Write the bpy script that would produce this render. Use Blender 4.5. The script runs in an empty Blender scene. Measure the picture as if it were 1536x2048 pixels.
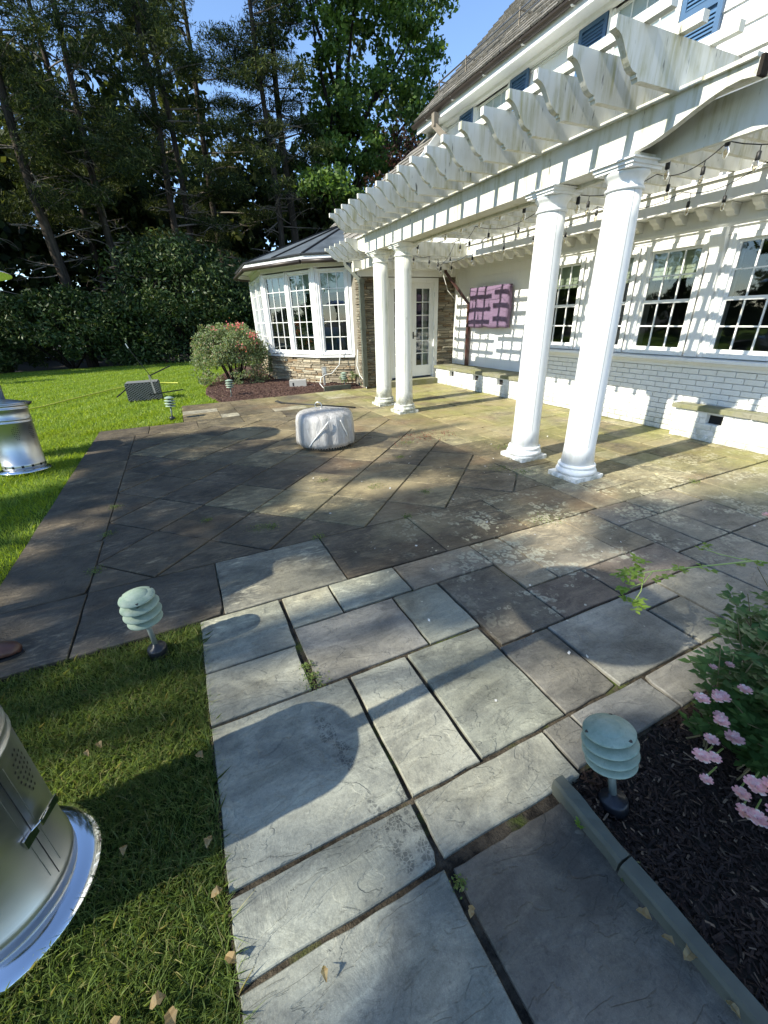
import bpy, math, random
import numpy as np
from mathutils import Vector, Matrix
rad = math.radians
scene = bpy.context.scene
COL = scene.collection

# ------------------------------------------------------------------ camera, world, sun, exposure
cam = bpy.data.cameras.new('camera'); camo = bpy.data.objects.new('camera', cam); COL.objects.link(camo)
RM = Matrix(((0.904, 0.205, -0.375), (-0.427, 0.372, -0.824), (-0.029, 0.905, 0.424)))
qq = RM.to_quaternion(); qq.normalize()
camo.rotation_mode = 'QUATERNION'; camo.rotation_quaternion = qq
camo.location = (0, 0, 1.5)
cam.sensor_width = 36; cam.sensor_fit = 'VERTICAL'; cam.sensor_height = 36; cam.lens = 831 * 36 / 2048
cam.clip_start = 0.03; cam.clip_end = 600
scene.camera = camo

SUN_EL = 38.0; SUN_AZ_DY = 0.055
world = bpy.data.worlds.new('World'); scene.world = world; world.use_nodes = True
wn = world.node_tree.nodes; wl = world.node_tree.links
sky = wn.new('ShaderNodeTexSky'); sky.sky_type = 'NISHITA'; sky.sun_disc = False
sky.sun_elevation = rad(SUN_EL); sky.sun_rotation = rad(267)
sky.air_density = 1.0; sky.dust_density = 0.15; sky.ozone_density = 3.4; sky.altitude = 1000
wl.new(sky.outputs[0], wn['Background'].inputs[0]); wn['Background'].inputs[1].default_value = 0.15

sl = bpy.data.lights.new('sun', 'SUN'); so = bpy.data.objects.new('sun', sl); COL.objects.link(so)
sl.energy = 4.3; sl.angle = rad(0.53); sl.color = (1.0, 0.95, 0.82)
D = Vector((1.0, SUN_AZ_DY, -math.tan(rad(SUN_EL)))).normalized()
so.rotation_mode = 'QUATERNION'; so.rotation_quaternion = D.to_track_quat('-Z', 'Y')
scene.render.engine = 'CYCLES'
scene.view_settings.view_transform = 'Standard'; scene.view_settings.look = 'None'
scene.view_settings.exposure = 1.05; scene.view_settings.gamma = 1.0
scene.view_settings.use_curve_mapping = False
scene.cycles.max_bounces = 6; scene.cycles.transparent_max_bounces = 12

# ------------------------------------------------------------------ helpers
class MB:
    def __init__(s): s.v = []; s.f = []; s.sm = []
    def add(s, vs, fs, smooth=False):
        b = len(s.v); s.v += [tuple(v) for v in vs]
        for f in fs: s.f.append(tuple(b + i for i in f)); s.sm.append(smooth)
        return s
    def box(s, x0, x1, y0, y1, z0, z1):
        s.add([(x0,y0,z0),(x1,y0,z0),(x1,y1,z0),(x0,y1,z0),(x0,y0,z1),(x1,y0,z1),(x1,y1,z1),(x0,y1,z1)],
              [(0,3,2,1),(4,5,6,7),(0,1,5,4),(1,2,6,5),(2,3,7,6),(3,0,4,7)]); return s
    def obox(s, c, ax, ay, az, hx, hy, hz):          # oriented box, c centre, axes unit vectors, half sizes
        c = Vector(c); vs = []
        for k in (-1, 1):
            for (i, j) in ((-1,-1),(1,-1),(1,1),(-1,1)): vs.append(c + ax*i*hx + ay*j*hy + az*k*hz)
        s.add(vs, [(0,3,2,1),(4,5,6,7),(0,1,5,4),(1,2,6,5),(2,3,7,6),(3,0,4,7)]); return s
    def bar(s, a, b, w, h, up=Vector((0,0,1))):
        a = Vector(a); b = Vector(b); d = (b-a); L = d.length; d.normalize()
        r = d.cross(up); 
        if r.length < 1e-4: r = d.cross(Vector((0,1,0)))
        r.normalize(); u = r.cross(d)
        return s.obox((a+b)/2, d, r, u, L/2, w/2, h/2)
    def tube(s, pts, r, n=8, r2=None, smooth=True, cap=True):
        pts = [Vector(p) for p in pts]; m = len(pts); vs = []
        rs = [r]*m if r2 is None else [r + (r2-r)*i/(m-1) for i in range(m)]
        if isinstance(r, (list, tuple)): rs = list(r)
        ref = None
        for i, p in enumerate(pts):
            d = (pts[min(i+1, m-1)] - pts[max(i-1, 0)]).normalized()
            if ref is None:
                ref = Vector((0,0,1)) if abs(d.z) < .9 else Vector((1,0,0))
            a = d.cross(ref).normalized(); b = d.cross(a); ref = b.cross(d) if False else ref
            if d.cross(ref).length < 1e-3: a = Vector((1,0,0)); b = d.cross(a)
            for k in range(n):
                t = 2*math.pi*k/n; vs.append(p + a*math.cos(t)*rs[i] + b*math.sin(t)*rs[i])
        fs = []
        for i in range(m-1):
            for k in range(n):
                fs.append((i*n+k, i*n+(k+1)%n, (i+1)*n+(k+1)%n, (i+1)*n+k))
        s.add(vs, fs, smooth)
        if cap:
            s.add(vs[:n], [tuple(range(n))[::-1]]); s.add(vs[-n:], [tuple(range(n))])
        return s
    def lathe(s, prof, c=(0,0), n=32, smooth=True, wob=None):
        vs = []; m = len(prof)
        for (r, z) in prof:
            for k in range(n):
                t = 2*math.pi*k/n; rr = r if wob is None else r*wob(t, z)
                vs.append((c[0]+rr*math.cos(t), c[1]+rr*math.sin(t), z))
        fs = [(i*n+k, i*n+(k+1)%n, (i+1)*n+(k+1)%n, (i+1)*n+k) for i in range(m-1) for k in range(n)]
        s.add(vs, fs, smooth)
        if prof[0][0] > 1e-4: s.add(vs[:n], [tuple(range(n))[::-1]])
        if prof[-1][0] > 1e-4: s.add(vs[-n:], [tuple(range(n))])
        return s
    def prism(s, poly, axis, a0, a1):                 # poly 2-D in the two other axes, extruded along axis
        n = len(poly)
        def P(u, v, a):
            return {'x': (a, u, v), 'y': (u, a, v), 'z': (u, v, a)}[axis]
        vs = [P(u, v, a0) for u, v in poly] + [P(u, v, a1) for u, v in poly]
        fs = [tuple(range(n)), tuple(range(2*n-1, n-1, -1))] + [(i, i+n, (i+1)%n+n, (i+1)%n) for i in range(n)]
        s.add(vs, fs); return s
    def mesh(s, name):
        me = bpy.data.meshes.new(name); me.from_pydata(s.v, [], s.f)
        me.polygons.foreach_set('use_smooth', s.sm); me.update()
        return me
    def build(s, name, mat, parent=None, recalc=True, loc=None):
        me = s.mesh(name)
        if recalc:
            import bmesh
            bm = bmesh.new(); bm.from_mesh(me); bmesh.ops.remove_doubles(bm, verts=bm.verts, dist=1e-5)
            bmesh.ops.recalc_face_normals(bm, faces=bm.faces); bm.to_mesh(me); bm.free()
        me.materials.append(mat)
        o = bpy.data.objects.new(name, me); COL.objects.link(o)
        if parent is not None:
            o.parent = parent; o.matrix_parent_inverse = world_of(parent).inverted()
        return o

def world_of(o):
    m = o.matrix_parent_inverse @ Matrix.Translation(o.location) @ o.rotation_euler.to_matrix().to_4x4() if o.parent else Matrix.Translation(o.location) @ o.rotation_euler.to_matrix().to_4x4()
    return world_of(o.parent) @ m if o.parent else m
def tag(o, label=None, cat=None, group=None, kind=None):
    if label: o['label'] = label
    if cat: o['category'] = cat
    if group: o['group'] = group
    if kind: o['kind'] = kind
    return o
def empty(name, loc=(0,0,0), rz=0, **k):
    o = bpy.data.objects.new(name, None); COL.objects.link(o); o.location = loc; o.rotation_euler = (0,0,rz)
    o.empty_display_size = .1
    return tag(o, **k) if k else o
def inst(name, me, parent, loc=(0,0,0), rot=(0,0,0), scale=(1,1,1), color=None):
    o = bpy.data.objects.new(name, me); COL.objects.link(o)
    if parent is not None:
        o.parent = parent; o.matrix_parent_inverse = world_of(parent).inverted()
    o.location = loc; o.rotation_euler = rot; o.scale = scale
    if color: o.color = (*color, 1)
    return o
def copy_tree(o, parent=None):
    c = o.copy(); COL.objects.link(c)
    if parent is not None: c.parent = parent
    for ch in list(o.children): copy_tree(ch, c)
    return c
def npmesh(name, verts, faces_n, mat, parent=None, smooth=False):   # verts (N*k,3), quads or tris of k verts in order
    nv = len(verts); k = faces_n; nf = nv//k
    me = bpy.data.meshes.new(name)
    me.vertices.add(nv); me.vertices.foreach_set('co', np.asarray(verts, dtype=np.float32).ravel())
    me.loops.add(nv); me.loops.foreach_set('vertex_index', np.arange(nv, dtype=np.int32))
    me.polygons.add(nf); me.polygons.foreach_set('loop_start', np.arange(0, nv, k, dtype=np.int32))
    me.polygons.foreach_set('loop_total', np.full(nf, k, dtype=np.int32))
    me.update(calc_edges=True); me.materials.append(mat)
    o = bpy.data.objects.new(name, me); COL.objects.link(o)
    if parent is not None:
        o.parent = parent; o.matrix_parent_inverse = world_of(parent).inverted()
    return o

# ------------------------------------------------------------------ materials
class NT:
    def __init__(s, name):
        s.m = bpy.data.materials.new(name); s.m.use_nodes = True; s.t = s.m.node_tree
        s.n = s.t.nodes; s.l = s.t.links; s.bsdf = s.n['Principled BSDF']; s.out = s.n['Material Output']
        s._pos = None
    def node(s, ty, **k):
        n = s.n.new(ty)
        for a, b in k.items(): setattr(n, a, b)
        return n
    def pos(s):
        if s._pos is None: s._pos = s.node('ShaderNodeNewGeometry').outputs['Position']
        return s._pos
    def obj(s): return s.node('ShaderNodeTexCoord').outputs['Object']
    def link(s, a, b): s.l.new(a, b)
    def val(s, sock, v):
        if hasattr(v, 'is_output') or hasattr(v, 'links'): s.l.new(v, sock)
        elif isinstance(v, (tuple, list)) and len(v) == 3 and sock.type == 'RGBA': sock.default_value = (*v, 1)
        else: sock.default_value = v
    def noise(s, scale, vec=None, detail=4, rough=.55, dist=0, out=0):
        n = s.node('ShaderNodeTexNoise'); n.inputs['Scale'].default_value = scale
        n.inputs['Detail'].default_value = detail; n.inputs['Roughness'].default_value = rough
        n.inputs['Distortion'].default_value = dist
        s.l.new(vec if vec is not None else s.pos(), n.inputs['Vector']); return n.outputs[out]
    def voro(s, scale, vec=None, feature='F1', rand=1.0, out='Distance'):
        n = s.node('ShaderNodeTexVoronoi'); n.feature = feature; n.inputs['Scale'].default_value = scale
        n.inputs['Randomness'].default_value = rand
        s.l.new(vec if vec is not None else s.pos(), n.inputs['Vector']); return n.outputs[out]
    def scale(s, vec, sc, off=(0,0,0), rot=(0,0,0)):
        n = s.node('ShaderNodeMapping'); n.inputs['Scale'].default_value = sc; n.inputs['Location'].default_value = off
        n.inputs['Rotation'].default_value = rot
        s.l.new(vec, n.inputs['Vector']); return n.outputs[0]
    def ramp(s, fac, a, b, ca=0.0, cb=1.0):            # map range clamp
        n = s.node('ShaderNodeMapRange'); n.inputs[1].default_value = a; n.inputs[2].default_value = b
        n.inputs[3].default_value = ca; n.inputs[4].default_value = cb; s.l.new(fac, n.inputs[0]); return n.outputs[0]
    def mix(s, fac, a, b, mode='MIX'):
        n = s.node('ShaderNodeMix'); n.data_type = 'RGBA'; n.blend_type = mode
        s.val(n.inputs['Factor'], fac)
        for sock, v in ((n.inputs[6], a), (n.inputs[7], b)):
            if isinstance(v, tuple): sock.default_value = (*v, 1) if len(v) == 3 else v
            elif isinstance(v, (int, float)): sock.default_value = (v, v, v, 1)
            else: s.l.new(v, sock)
        return n.outputs[2]
    def math(s, op, a, b=0.0, clamp=False):
        n = s.node('ShaderNodeMath'); n.operation = op; n.use_clamp = clamp
        s.val(n.inputs[0], a); s.val(n.inputs[1], b); return n.outputs[0]
    def sep(s, vec=None):
        n = s.node('ShaderNodeSeparateXYZ'); s.l.new(vec if vec is not None else s.pos(), n.inputs[0]); return n.outputs
    def info(s, out='Random'): return s.node('ShaderNodeObjectInfo').outputs[out]
    def addv(s, a, b):
        n = s.node('ShaderNodeVectorMath'); n.operation = 'ADD'; s.l.new(a, n.inputs[0]); s.l.new(b, n.inputs[1]); return n.outputs[0]
    def rnd_off(s, k=7.0):
        n = s.node('ShaderNodeVectorMath'); n.operation = 'SCALE'
        c = s.node('ShaderNodeCombineXYZ'); r = s.info()
        for i in range(3): s.l.new(s.math('MULTIPLY', r, k*(i+1)), c.inputs[i])
        return s.addv(s.pos(), c.outputs[0])
    def bump(s, h, strength=.3, dist=.01, normal=None):
        n = s.node('ShaderNodeBump'); n.inputs['Strength'].default_value = strength; n.inputs['Distance'].default_value = dist
        s.l.new(h, n.inputs['Height'])
        if normal is not None: s.l.new(normal, n.inputs['Normal'])
        s.l.new(n.outputs[0], s.bsdf.inputs['Normal']); return n.outputs[0]
    def fin(s, col=None, rough=.6, metal=0.0, spec=.5):
        if col is not None: s.val(s.bsdf.inputs['Base Color'], col)
        s.val(s.bsdf.inputs['Roughness'], rough); s.val(s.bsdf.inputs['Metallic'], metal)
        s.val(s.bsdf.inputs['Specular IOR Level'], spec)
        return s.m

def plain(name, col, rough=.6, metal=0., var=.12, sc=6, bump=0.0, spec=.5, bsc=40):
    t = NT(name); n = t.noise(sc, detail=5)
    c = t.mix(n, tuple(x*(1-var) for x in col), tuple(min(1, x*(1+var)) for x in col))
    if bump: t.bump(t.noise(bsc, detail=4), bump, .004)
    return t.fin(c, rough, metal, spec)

# --- stone paving
def mat_paving():
    t = NT('bluestone'); tint = t.info('Color'); v = t.rnd_off(3.0)
    big = t.noise(2.2, v, 5, .6, .4); mid = t.noise(9, v, 6, .65, .6)
    st = t.noise(5, t.scale(v, (1, 4.5, 1), rot=(0,0,.5)), 7, .62, 1.0)
    fine = t.noise(140, detail=3, rough=.7)
    c = t.mix(t.ramp(big, .35, .68), tint, t.mix(1.0, tint, (.60, .59, .56), 'MULTIPLY'))
    c = t.mix(t.ramp(st, .50, .70), c, t.mix(1.0, c, (1.32, 1.31, 1.28), 'MULTIPLY'))
    c = t.mix(t.ramp(mid, .58, .78, 0, .5), c, (.05, .048, .046))
    c = t.mix(t.ramp(fine, .3, .75, 0, .35), c, t.mix(1.0, c, (1.4, 1.4, 1.4), 'MULTIPLY'))
    bl = t.noise(3.1, t.scale(v, (1,1.7,1), rot=(0,0,.8)), 7, .66, .9)
    c = t.mix(t.ramp(bl, .46, .62, 0, .85), c, t.mix(1.0, c, (.58,.59,.62), 'MULTIPLY'))
    c = t.mix(t.ramp(bl, .42, .30, 0, .5), c, t.mix(1.0, c, (1.25,1.22,1.15), 'MULTIPLY'))
    grit = t.noise(320, detail=2, rough=.8)
    c = t.mix(t.ramp(grit, .52, .75, 0, .5), c, t.mix(1.0, c, (1.7,1.7,1.65), 'MULTIPLY')); c = t.mix(t.ramp(t.noise(95, v, 5, .75), .50, .66, 0, .45), c, t.mix(1.0, c, (.5,.5,.52), 'MULTIPLY'))
    c = t.mix(t.ramp(t.noise(38, v, 6, .7), .55, .72, 0, .5), c, t.mix(1.0, c, (.5,.5,.5), 'MULTIPLY'))
    x, y, z = t.sep()
    pm = t.ramp(y, 1.7, 2.2)
    st2 = t.noise(7, t.scale(v, (1, 3.2, 1), rot=(0,0,1.1)), 8, .68, 1.4)
    c = t.mix(t.math('MULTIPLY', t.math('MULTIPLY', t.ramp(st2, .50, .68), t.ramp(t.noise(1.7, detail=4), .42, .6)), pm), c, t.mix(1.0, c, (3.0,2.9,2.7), 'MULTIPLY'))
    c = t.mix(t.math('MULTIPLY', t.math('MULTIPLY', t.ramp(t.noise(4.2, detail=7, rough=.7), .52, .66), .6), pm), c, (.045,.040,.036))
    c = t.mix(t.math('MULTIPLY', t.math('MULTIPLY', t.ramp(t.noise(.8, t.scale(t.pos(), (1,1,1), off=(3,1,0)), 3), .53, .63), t.ramp(x, .6, 1.6)), t.math('MULTIPLY', pm, .35)), c, (.21,.14,.09))
    # moss / yellow-green algae close to the house
    mx = t.math('MULTIPLY', t.ramp(t.math('ADD', x, t.math('MULTIPLY', y, .38)), 4.4, 6.6), t.ramp(t.noise(1.6, detail=5), .36, .60))
    c = t.mix(t.math('MULTIPLY', mx, .8), c, t.mix(t.noise(25), (.13, .145, .045), (.33, .335, .15)))
    # tan, worn patches
    tp = t.math('MULTIPLY', t.ramp(t.noise(.9, detail=4), .52, .66), t.ramp(x, .2, 1.2))
    tp = t.math('MULTIPLY', tp, t.ramp(y, 1.6, 2.4))
    c = t.mix(t.math('MULTIPLY', tp, .65), c, t.mix(t.noise(30), (.22, .19, .13), (.33, .29, .2)))
    # lichen rings
    wv = t.addv(t.pos(), t.scale(t.noise(14, out=1, detail=3), (.05,.05,.05)))
    d = t.math('MINIMUM', t.voro(15, wv), t.math('ADD', t.voro(27, wv), .06)); ring = t.math('MULTIPLY', t.ramp(d, .46, .38), t.ramp(t.math('ADD', d, t.math('MULTIPLY', t.noise(55, detail=3), .35)), .26, .46))
    msk = t.math('MULTIPLY', t.ramp(t.noise(2.9, detail=6, rough=.7), .50, .56), t.math('MULTIPLY', t.ramp(x, 1.1, 1.6), t.ramp(y, 3.0, 2.4)))
    msk = t.math('MULTIPLY', msk, t.ramp(y, 1.0, 1.5))
    c = t.mix(t.math('MULTIPLY', t.math('MULTIPLY', ring, msk), .9), c, (.37, .365, .30))
    # a few small pale specks anywhere on the patio
    sp = t.math('MULTIPLY', t.ramp(t.voro(9, wv), .085, .06), t.ramp(t.noise(1.3), .5, .6))
    c = t.mix(t.math('MULTIPLY', t.math('MULTIPLY', sp, t.ramp(x, .3, 1.0)), .8), c, (.55, .55, .48))
    # cleft lines, short dark cracks and flakes
    ck = t.noise(3.2, t.scale(v, (1,1.9,1), rot=(0,0,.4)), 6, .55, 1.6); ln = t.ramp(t.math('ABSOLUTE', t.math('SUBTRACT', ck, .5)), .010, .0)
    c = t.mix(t.math('MULTIPLY', t.math('MULTIPLY', ln, t.ramp(t.noise(5, v, 3), .52, .62)), .38), c, t.mix(1.0, c, (.35,.35,.36), 'MULTIPLY'))
    fk = t.math('MULTIPLY', t.ramp(t.noise(11, v, 5, .6, 1.0), .66, .69), t.ramp(t.noise(2, v, 2), .5, .6))
    c = t.mix(t.math('MULTIPLY', fk, .6), c, t.mix(1.0, c, (.55,.55,.57), 'MULTIPLY'))
    # damp shoe prints
    wet = None
    def print_(cx, cy, ang, a, b):
        mp = t.scale(t.pos(), (1,1,0), off=(0,0,0))
        n = t.node('ShaderNodeMapping'); n.vector_type = 'TEXTURE'
        n.inputs['Location'].default_value = (cx, cy, 0); n.inputs['Rotation'].default_value = (0,0,ang); n.inputs['Scale'].default_value = (a, b, 100)
        t.l.new(t.pos(), n.inputs['Vector'])
        g = t.node('ShaderNodeVectorMath'); g.operation = 'LENGTH'; t.l.new(n.outputs[0], g.inputs[0])
        return t.ramp(g.outputs['Value'], 1.0, .85)
    for a in ((.235,1.145,.12,.035,.10),(.27,1.02,.05,.03,.075),(.33,.715,-.05,.035,.085),(.315,.63,0,.03,.05),(.40,.735,-.1,.028,.09),(.385,.62,0,.025,.06),(.29,.80,.3,.02,.04),(.42,.78,0,.015,.04)):
        p = print_(*a); wet = p if wet is None else t.math('MAXIMUM', wet, p)
    pat = t.math('MULTIPLY', t.ramp(t.voro(75, feature='DISTANCE_TO_EDGE'), .03, .12), t.ramp(t.noise(28, detail=2), .42, .52))
    wet = t.math('MULTIPLY', wet, t.math('MULTIPLY', pat, .8))
    c = t.mix(wet, c, t.mix(1.0, c, (.35, .36, .38), 'MULTIPLY'))
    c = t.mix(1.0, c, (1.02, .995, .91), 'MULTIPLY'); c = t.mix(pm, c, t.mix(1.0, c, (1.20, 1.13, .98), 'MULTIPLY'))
    h = t.math('ADD', t.math('MULTIPLY', t.noise(6, v, 8, .6, .8), 1.0), t.math('MULTIPLY', t.noise(60, v, 4, .6), .18))
    led = t.ramp(t.noise(4.5, t.scale(v, (1, 2.2, 1)), 9, .5, 1.2), .49, .515)
    h = t.math('ADD', h, t.math('MULTIPLY', led, .22))
    t.bump(h, .8, .014)
    return t.fin(c, t.ramp(mid, .3, .7, .45, .75), spec=.35)
M = {}
M['paving'] = mat_paving()

def mat_white(name, base=(.80,.80,.77), dirt=.35, green=(.42,.42,.25), streak=True, crack=False, grime_low=None):
    t = NT(name); p = t.pos()
    vs = t.scale(p, (9, 9, .9)); s1 = t.noise(2.2, vs, 6, .65); s2 = t.noise(3.0, p, 5, .6)
    m = t.math('MULTIPLY', t.ramp(s1, .46, .68), t.ramp(s2, .36, .58))
    c = t.mix(t.math('MULTIPLY', m, dirt), base, green)
    c = t.mix(t.ramp(t.noise(1.1, detail=6), .3, .75, 0, .25), c, tuple(x*.82 for x in base))
    c = t.mix(t.ramp(t.noise(26, t.scale(p, (1,1,.25)), 4), .66, .74, 0, .35*dirt/.35), c, (.10, .10, .09))
    if grime_low:
        z = t.sep()[2]
        g = t.math('MULTIPLY', t.ramp(z, grime_low, 0), t.ramp(t.noise(14, detail=6, rough=.7), .40, .58))
        c = t.mix(t.math('MULTIPLY', g, .8), c, (.16, .17, .10))
    t.bump(t.noise(50, t.scale(p, (1,1,.4)), 5), .18, .004)
    return t.fin(c, .55, spec=.4)
M['white_trim'] = mat_white('white_painted_trim', dirt=.15)
M['white_pergola'] = mat_white('weathered_white_paint', base=(.66,.66,.60), dirt=.95, green=(.36,.34,.15))
M['white_column'] = mat_white('white_column_paint', base=(.80,.81,.80), dirt=.28, grime_low=.07)
M['white_column_far'] = mat_white('algae_stained_column_paint', base=(.78,.78,.72), dirt=.5, green=(.36,.38,.20), grime_low=.55)
M['stave'] = plain('grey_paint_crack', (.30,.30,.28), .9)
M['white_board'] = mat_white('white_siding_paint', base=(.80,.80,.78), dirt=.10)

def mat_brick_white():
    t = NT('white_painted_brick'); v = t.rnd_off(2.0)
    c = t.mix(t.noise(12, v, 5), (.66,.66,.62), (.80,.80,.77))
    z = t.sep()[2]
    g = t.math('MULTIPLY', t.ramp(z, .30, .0), t.ramp(t.noise(9, detail=6, rough=.7), .38, .58))
    c = t.mix(t.math('MULTIPLY', g, .7), c, (.26,.27,.15))
    c = t.mix(t.ramp(t.noise(40, v, 4), .62, .7, 0, .5), c, (.3,.28,.24))
    t.bump(t.noise(45, v, 5, .65), .5, .006); return t.fin(c, .7, spec=.3)
M['brick'] = mat_brick_white()
M['mortar'] = plain('painted_mortar', (.74,.74,.70), .9, var=.3, sc=20, bump=.4)

def mat_stone(name='fieldstone', k=1.0):
    t = NT(name); v = t.rnd_off(5.0); r = t.info()
    a = t.mix(t.ramp(r, 0, 1), (.15,.128,.098), (.28,.245,.185))
    a = t.mix(t.ramp(t.math('FRACT', t.math('MULTIPLY', r, 7.3)), .80, .86), a, (.17,.125,.08))
    a = t.mix(t.ramp(t.math('FRACT', t.math('MULTIPLY', r, 13.1)), .80, .88), a, (.27,.25,.20))
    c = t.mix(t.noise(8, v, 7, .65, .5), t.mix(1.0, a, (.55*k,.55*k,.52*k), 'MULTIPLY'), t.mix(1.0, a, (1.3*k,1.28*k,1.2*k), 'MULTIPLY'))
    t.bump(t.noise(18, t.scale(v, (1,1,2.5)), 7, .65), .7, .012); return t.fin(c, .85, spec=.25)
M['fieldstone'] = mat_stone()
M['fieldstone_sunlit'] = mat_stone('sunny_fieldstone', 1.75)  # same stone, colour raised as if in full sun, for the bay base
M['stone_joint'] = plain('stone_joint_mortar', (.20,.18,.14), .95, var=.3, sc=25, bump=.6)
M['cap'] = None
def mat_cap():
    t = NT('mossy_bluestone_cap'); m = t.ramp(t.noise(3.5, detail=6, rough=.65), .38, .62)
    c = t.mix(m, (.24,.23,.17), (.20,.20,.095)); c = t.mix(t.ramp(t.noise(25, detail=5), .55, .75, 0, .6), c, (.10,.10,.07))
    t.bump(t.noise(20, detail=7), .4, .008); return t.fin(c, .85, spec=.2)
M['cap'] = mat_cap()
M['kerb'] = plain('bluestone_kerb', (.085,.09,.068), .75, var=.45, sc=9, bump=.5, bsc=30)
M['soil'] = plain('dark_soil', (.030,.025,.018), 1., var=.5, sc=12, bump=.8, bsc=60)
M['joint'] = None
def mat_joint():
    t = NT('joint_soil'); c = t.mix(t.ramp(t.noise(16, detail=6, rough=.7), .4, .62), (.022,.019,.015), (.085,.07,.05))
    c = t.mix(t.math('MULTIPLY', t.ramp(t.noise(3.3, detail=4), .56, .66), t.ramp(t.noise(40), .35, .5)), c, (.075,.10,.02))
    yy_ = t.sep()[1]; c = t.mix(t.math('MULTIPLY', t.ramp(yy_, 2.1, 2.6), t.ramp(t.noise(6, detail=5), .42, .55)), c, t.mix(t.noise(50), (.13,.13,.08), (.26,.25,.2)))
    t.bump(t.noise(120, detail=4), .8, .01); return t.fin(c, 1., spec=.1)
M['joint'] = mat_joint()

def mat_leaf(name, ca, cb, trans=.35, rough=.5, sc=3.0, spec=.25, third=None):
    t = NT(name); g = t.node('ShaderNodeNewGeometry')
    r = g.outputs['Random Per Island']
    c = t.mix(r, ca, cb)
    if third: c = t.mix(t.ramp(t.math('FRACT', t.math('MULTIPLY', r, 17.3)), .84, .9), c, third)
    c = t.mix(t.ramp(t.noise(sc, detail=3), .35, .7, 0, .6), c, tuple(x*.6 for x in ca))
    t.fin(c, rough, spec=spec)
    tr = t.node('ShaderNodeBsdfTranslucent'); t.link(t.mix(1.0, c, (1.5,1.5,.7), 'MULTIPLY'), tr.inputs[0])
    mx = t.node('ShaderNodeMixShader'); mx.inputs[0].default_value = trans
    t.link(t.bsdf.outputs[0], mx.inputs[1]); t.link(tr.outputs[0], mx.inputs[2]); t.link(mx.outputs[0], t.out.inputs[0])
    return t.m
M['pine'] = mat_leaf('pine_needles', (.012,.023,.010), (.075,.100,.030), .3, .6, .4, spec=.15, third=(.20,.22,.06))  # third colour tints some needles as if sunlit
M['maple'] = mat_leaf('broad_leaves', (.030,.068,.014), (.15,.245,.044), .35, .5, .5, third=(.18,.26,.06))
M['copper'] = mat_leaf('copper_beech_leaves', (.025,.012,.009), (.085,.040,.022), .2, .45, .6)
M['rhodo'] = mat_leaf('rhododendron_leaves', (.018,.038,.010), (.070,.115,.030), .15, .5, .8, third=(.20,.23,.09))  # a few leaves get a brighter third colour to look lit
M['rose_leaf'] = mat_leaf('rose_leaves', (.055,.12,.035), (.12,.21,.06), .3, .35, 5)
M['rose_leaf_far'] = mat_leaf('rose_bush_leaves', (.14,.20,.085), (.30,.36,.19), .3, .5, 2, third=(.40,.30,.22))
M['young_leaf'] = mat_leaf('young_rose_leaves', (.16,.26,.04), (.26,.36,.07), .4, .4, 5)
M['petal'] = mat_leaf('pink_petals', (.84,.42,.45), (.90,.70,.66), .3, .6, 40, third=(.90,.84,.76))
M['petal_red'] = mat_leaf('coral_petals', (.55,.12,.13), (.75,.32,.32), .3, .6, 6)
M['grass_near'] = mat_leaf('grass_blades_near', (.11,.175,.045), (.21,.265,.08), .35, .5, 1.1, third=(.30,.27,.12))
M['grass_far'] = None
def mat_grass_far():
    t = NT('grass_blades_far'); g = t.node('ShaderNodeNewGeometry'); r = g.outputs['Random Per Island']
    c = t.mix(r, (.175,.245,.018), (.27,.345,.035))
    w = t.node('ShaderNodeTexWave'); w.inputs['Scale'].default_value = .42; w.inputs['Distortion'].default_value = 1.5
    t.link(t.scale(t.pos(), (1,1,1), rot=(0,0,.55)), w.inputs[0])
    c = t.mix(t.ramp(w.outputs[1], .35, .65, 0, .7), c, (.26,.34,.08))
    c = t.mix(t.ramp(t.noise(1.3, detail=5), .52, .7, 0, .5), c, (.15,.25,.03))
    t.fin(c, .5, spec=.3)
    tr = t.node('ShaderNodeBsdfTranslucent'); t.link(t.mix(1.0, c, (1.5,1.5,.6), 'MULTIPLY'), tr.inputs[0])
    mx = t.node('ShaderNodeMixShader'); mx.inputs[0].default_value = .4
    t.link(t.bsdf.outputs[0], mx.inputs[1]); t.link(tr.outputs[0], mx.inputs[2]); t.link(mx.outputs[0], t.out.inputs[0])
    return t.m
M['grass_far'] = mat_grass_far()
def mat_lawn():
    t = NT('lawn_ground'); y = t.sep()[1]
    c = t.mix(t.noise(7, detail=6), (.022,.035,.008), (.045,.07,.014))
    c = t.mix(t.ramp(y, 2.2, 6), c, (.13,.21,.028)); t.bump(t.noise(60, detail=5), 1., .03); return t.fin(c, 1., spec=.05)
M['lawn'] = mat_lawn()
def mat_mulch(name, a, b):
    t = NT(name); g = t.node('ShaderNodeNewGeometry'); r = g.outputs['Random Per Island']
    c = t.mix(r, a, b); c = t.mix(t.ramp(t.math('FRACT', t.math('MULTIPLY', r, 23.7)), .93, .96), c, (.20,.14,.09))
    t.bump(t.noise(150, detail=3), .5, .003); return t.fin(c, .8, spec=.25)
M['mulch'] = mat_mulch('bark_mulch', (.014,.009,.007), (.050,.031,.023))
M['mulch_far'] = mat_mulch('reddish_bark_mulch', (.05,.028,.022), (.14,.08,.062))
def mat_bark(name, a, b):
    t = NT(name); v = t.scale(t.pos(), (4,4,.7)); n = t.noise(3, v, 7, .7, .6)
    c = t.mix(t.ramp(n, .35, .65), a, b); t.bump(n, .9, .05); return t.fin(c, .95, spec=.1)
M['bark'] = mat_bark('pine_bark', (.022,.018,.014), (.085,.07,.055))
M['bark_dark'] = mat_bark('dark_bark', (.012,.010,.008), (.04,.033,.027))
M['twig'] = plain('dead_twigs', (.20,.165,.13), .9)
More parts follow.
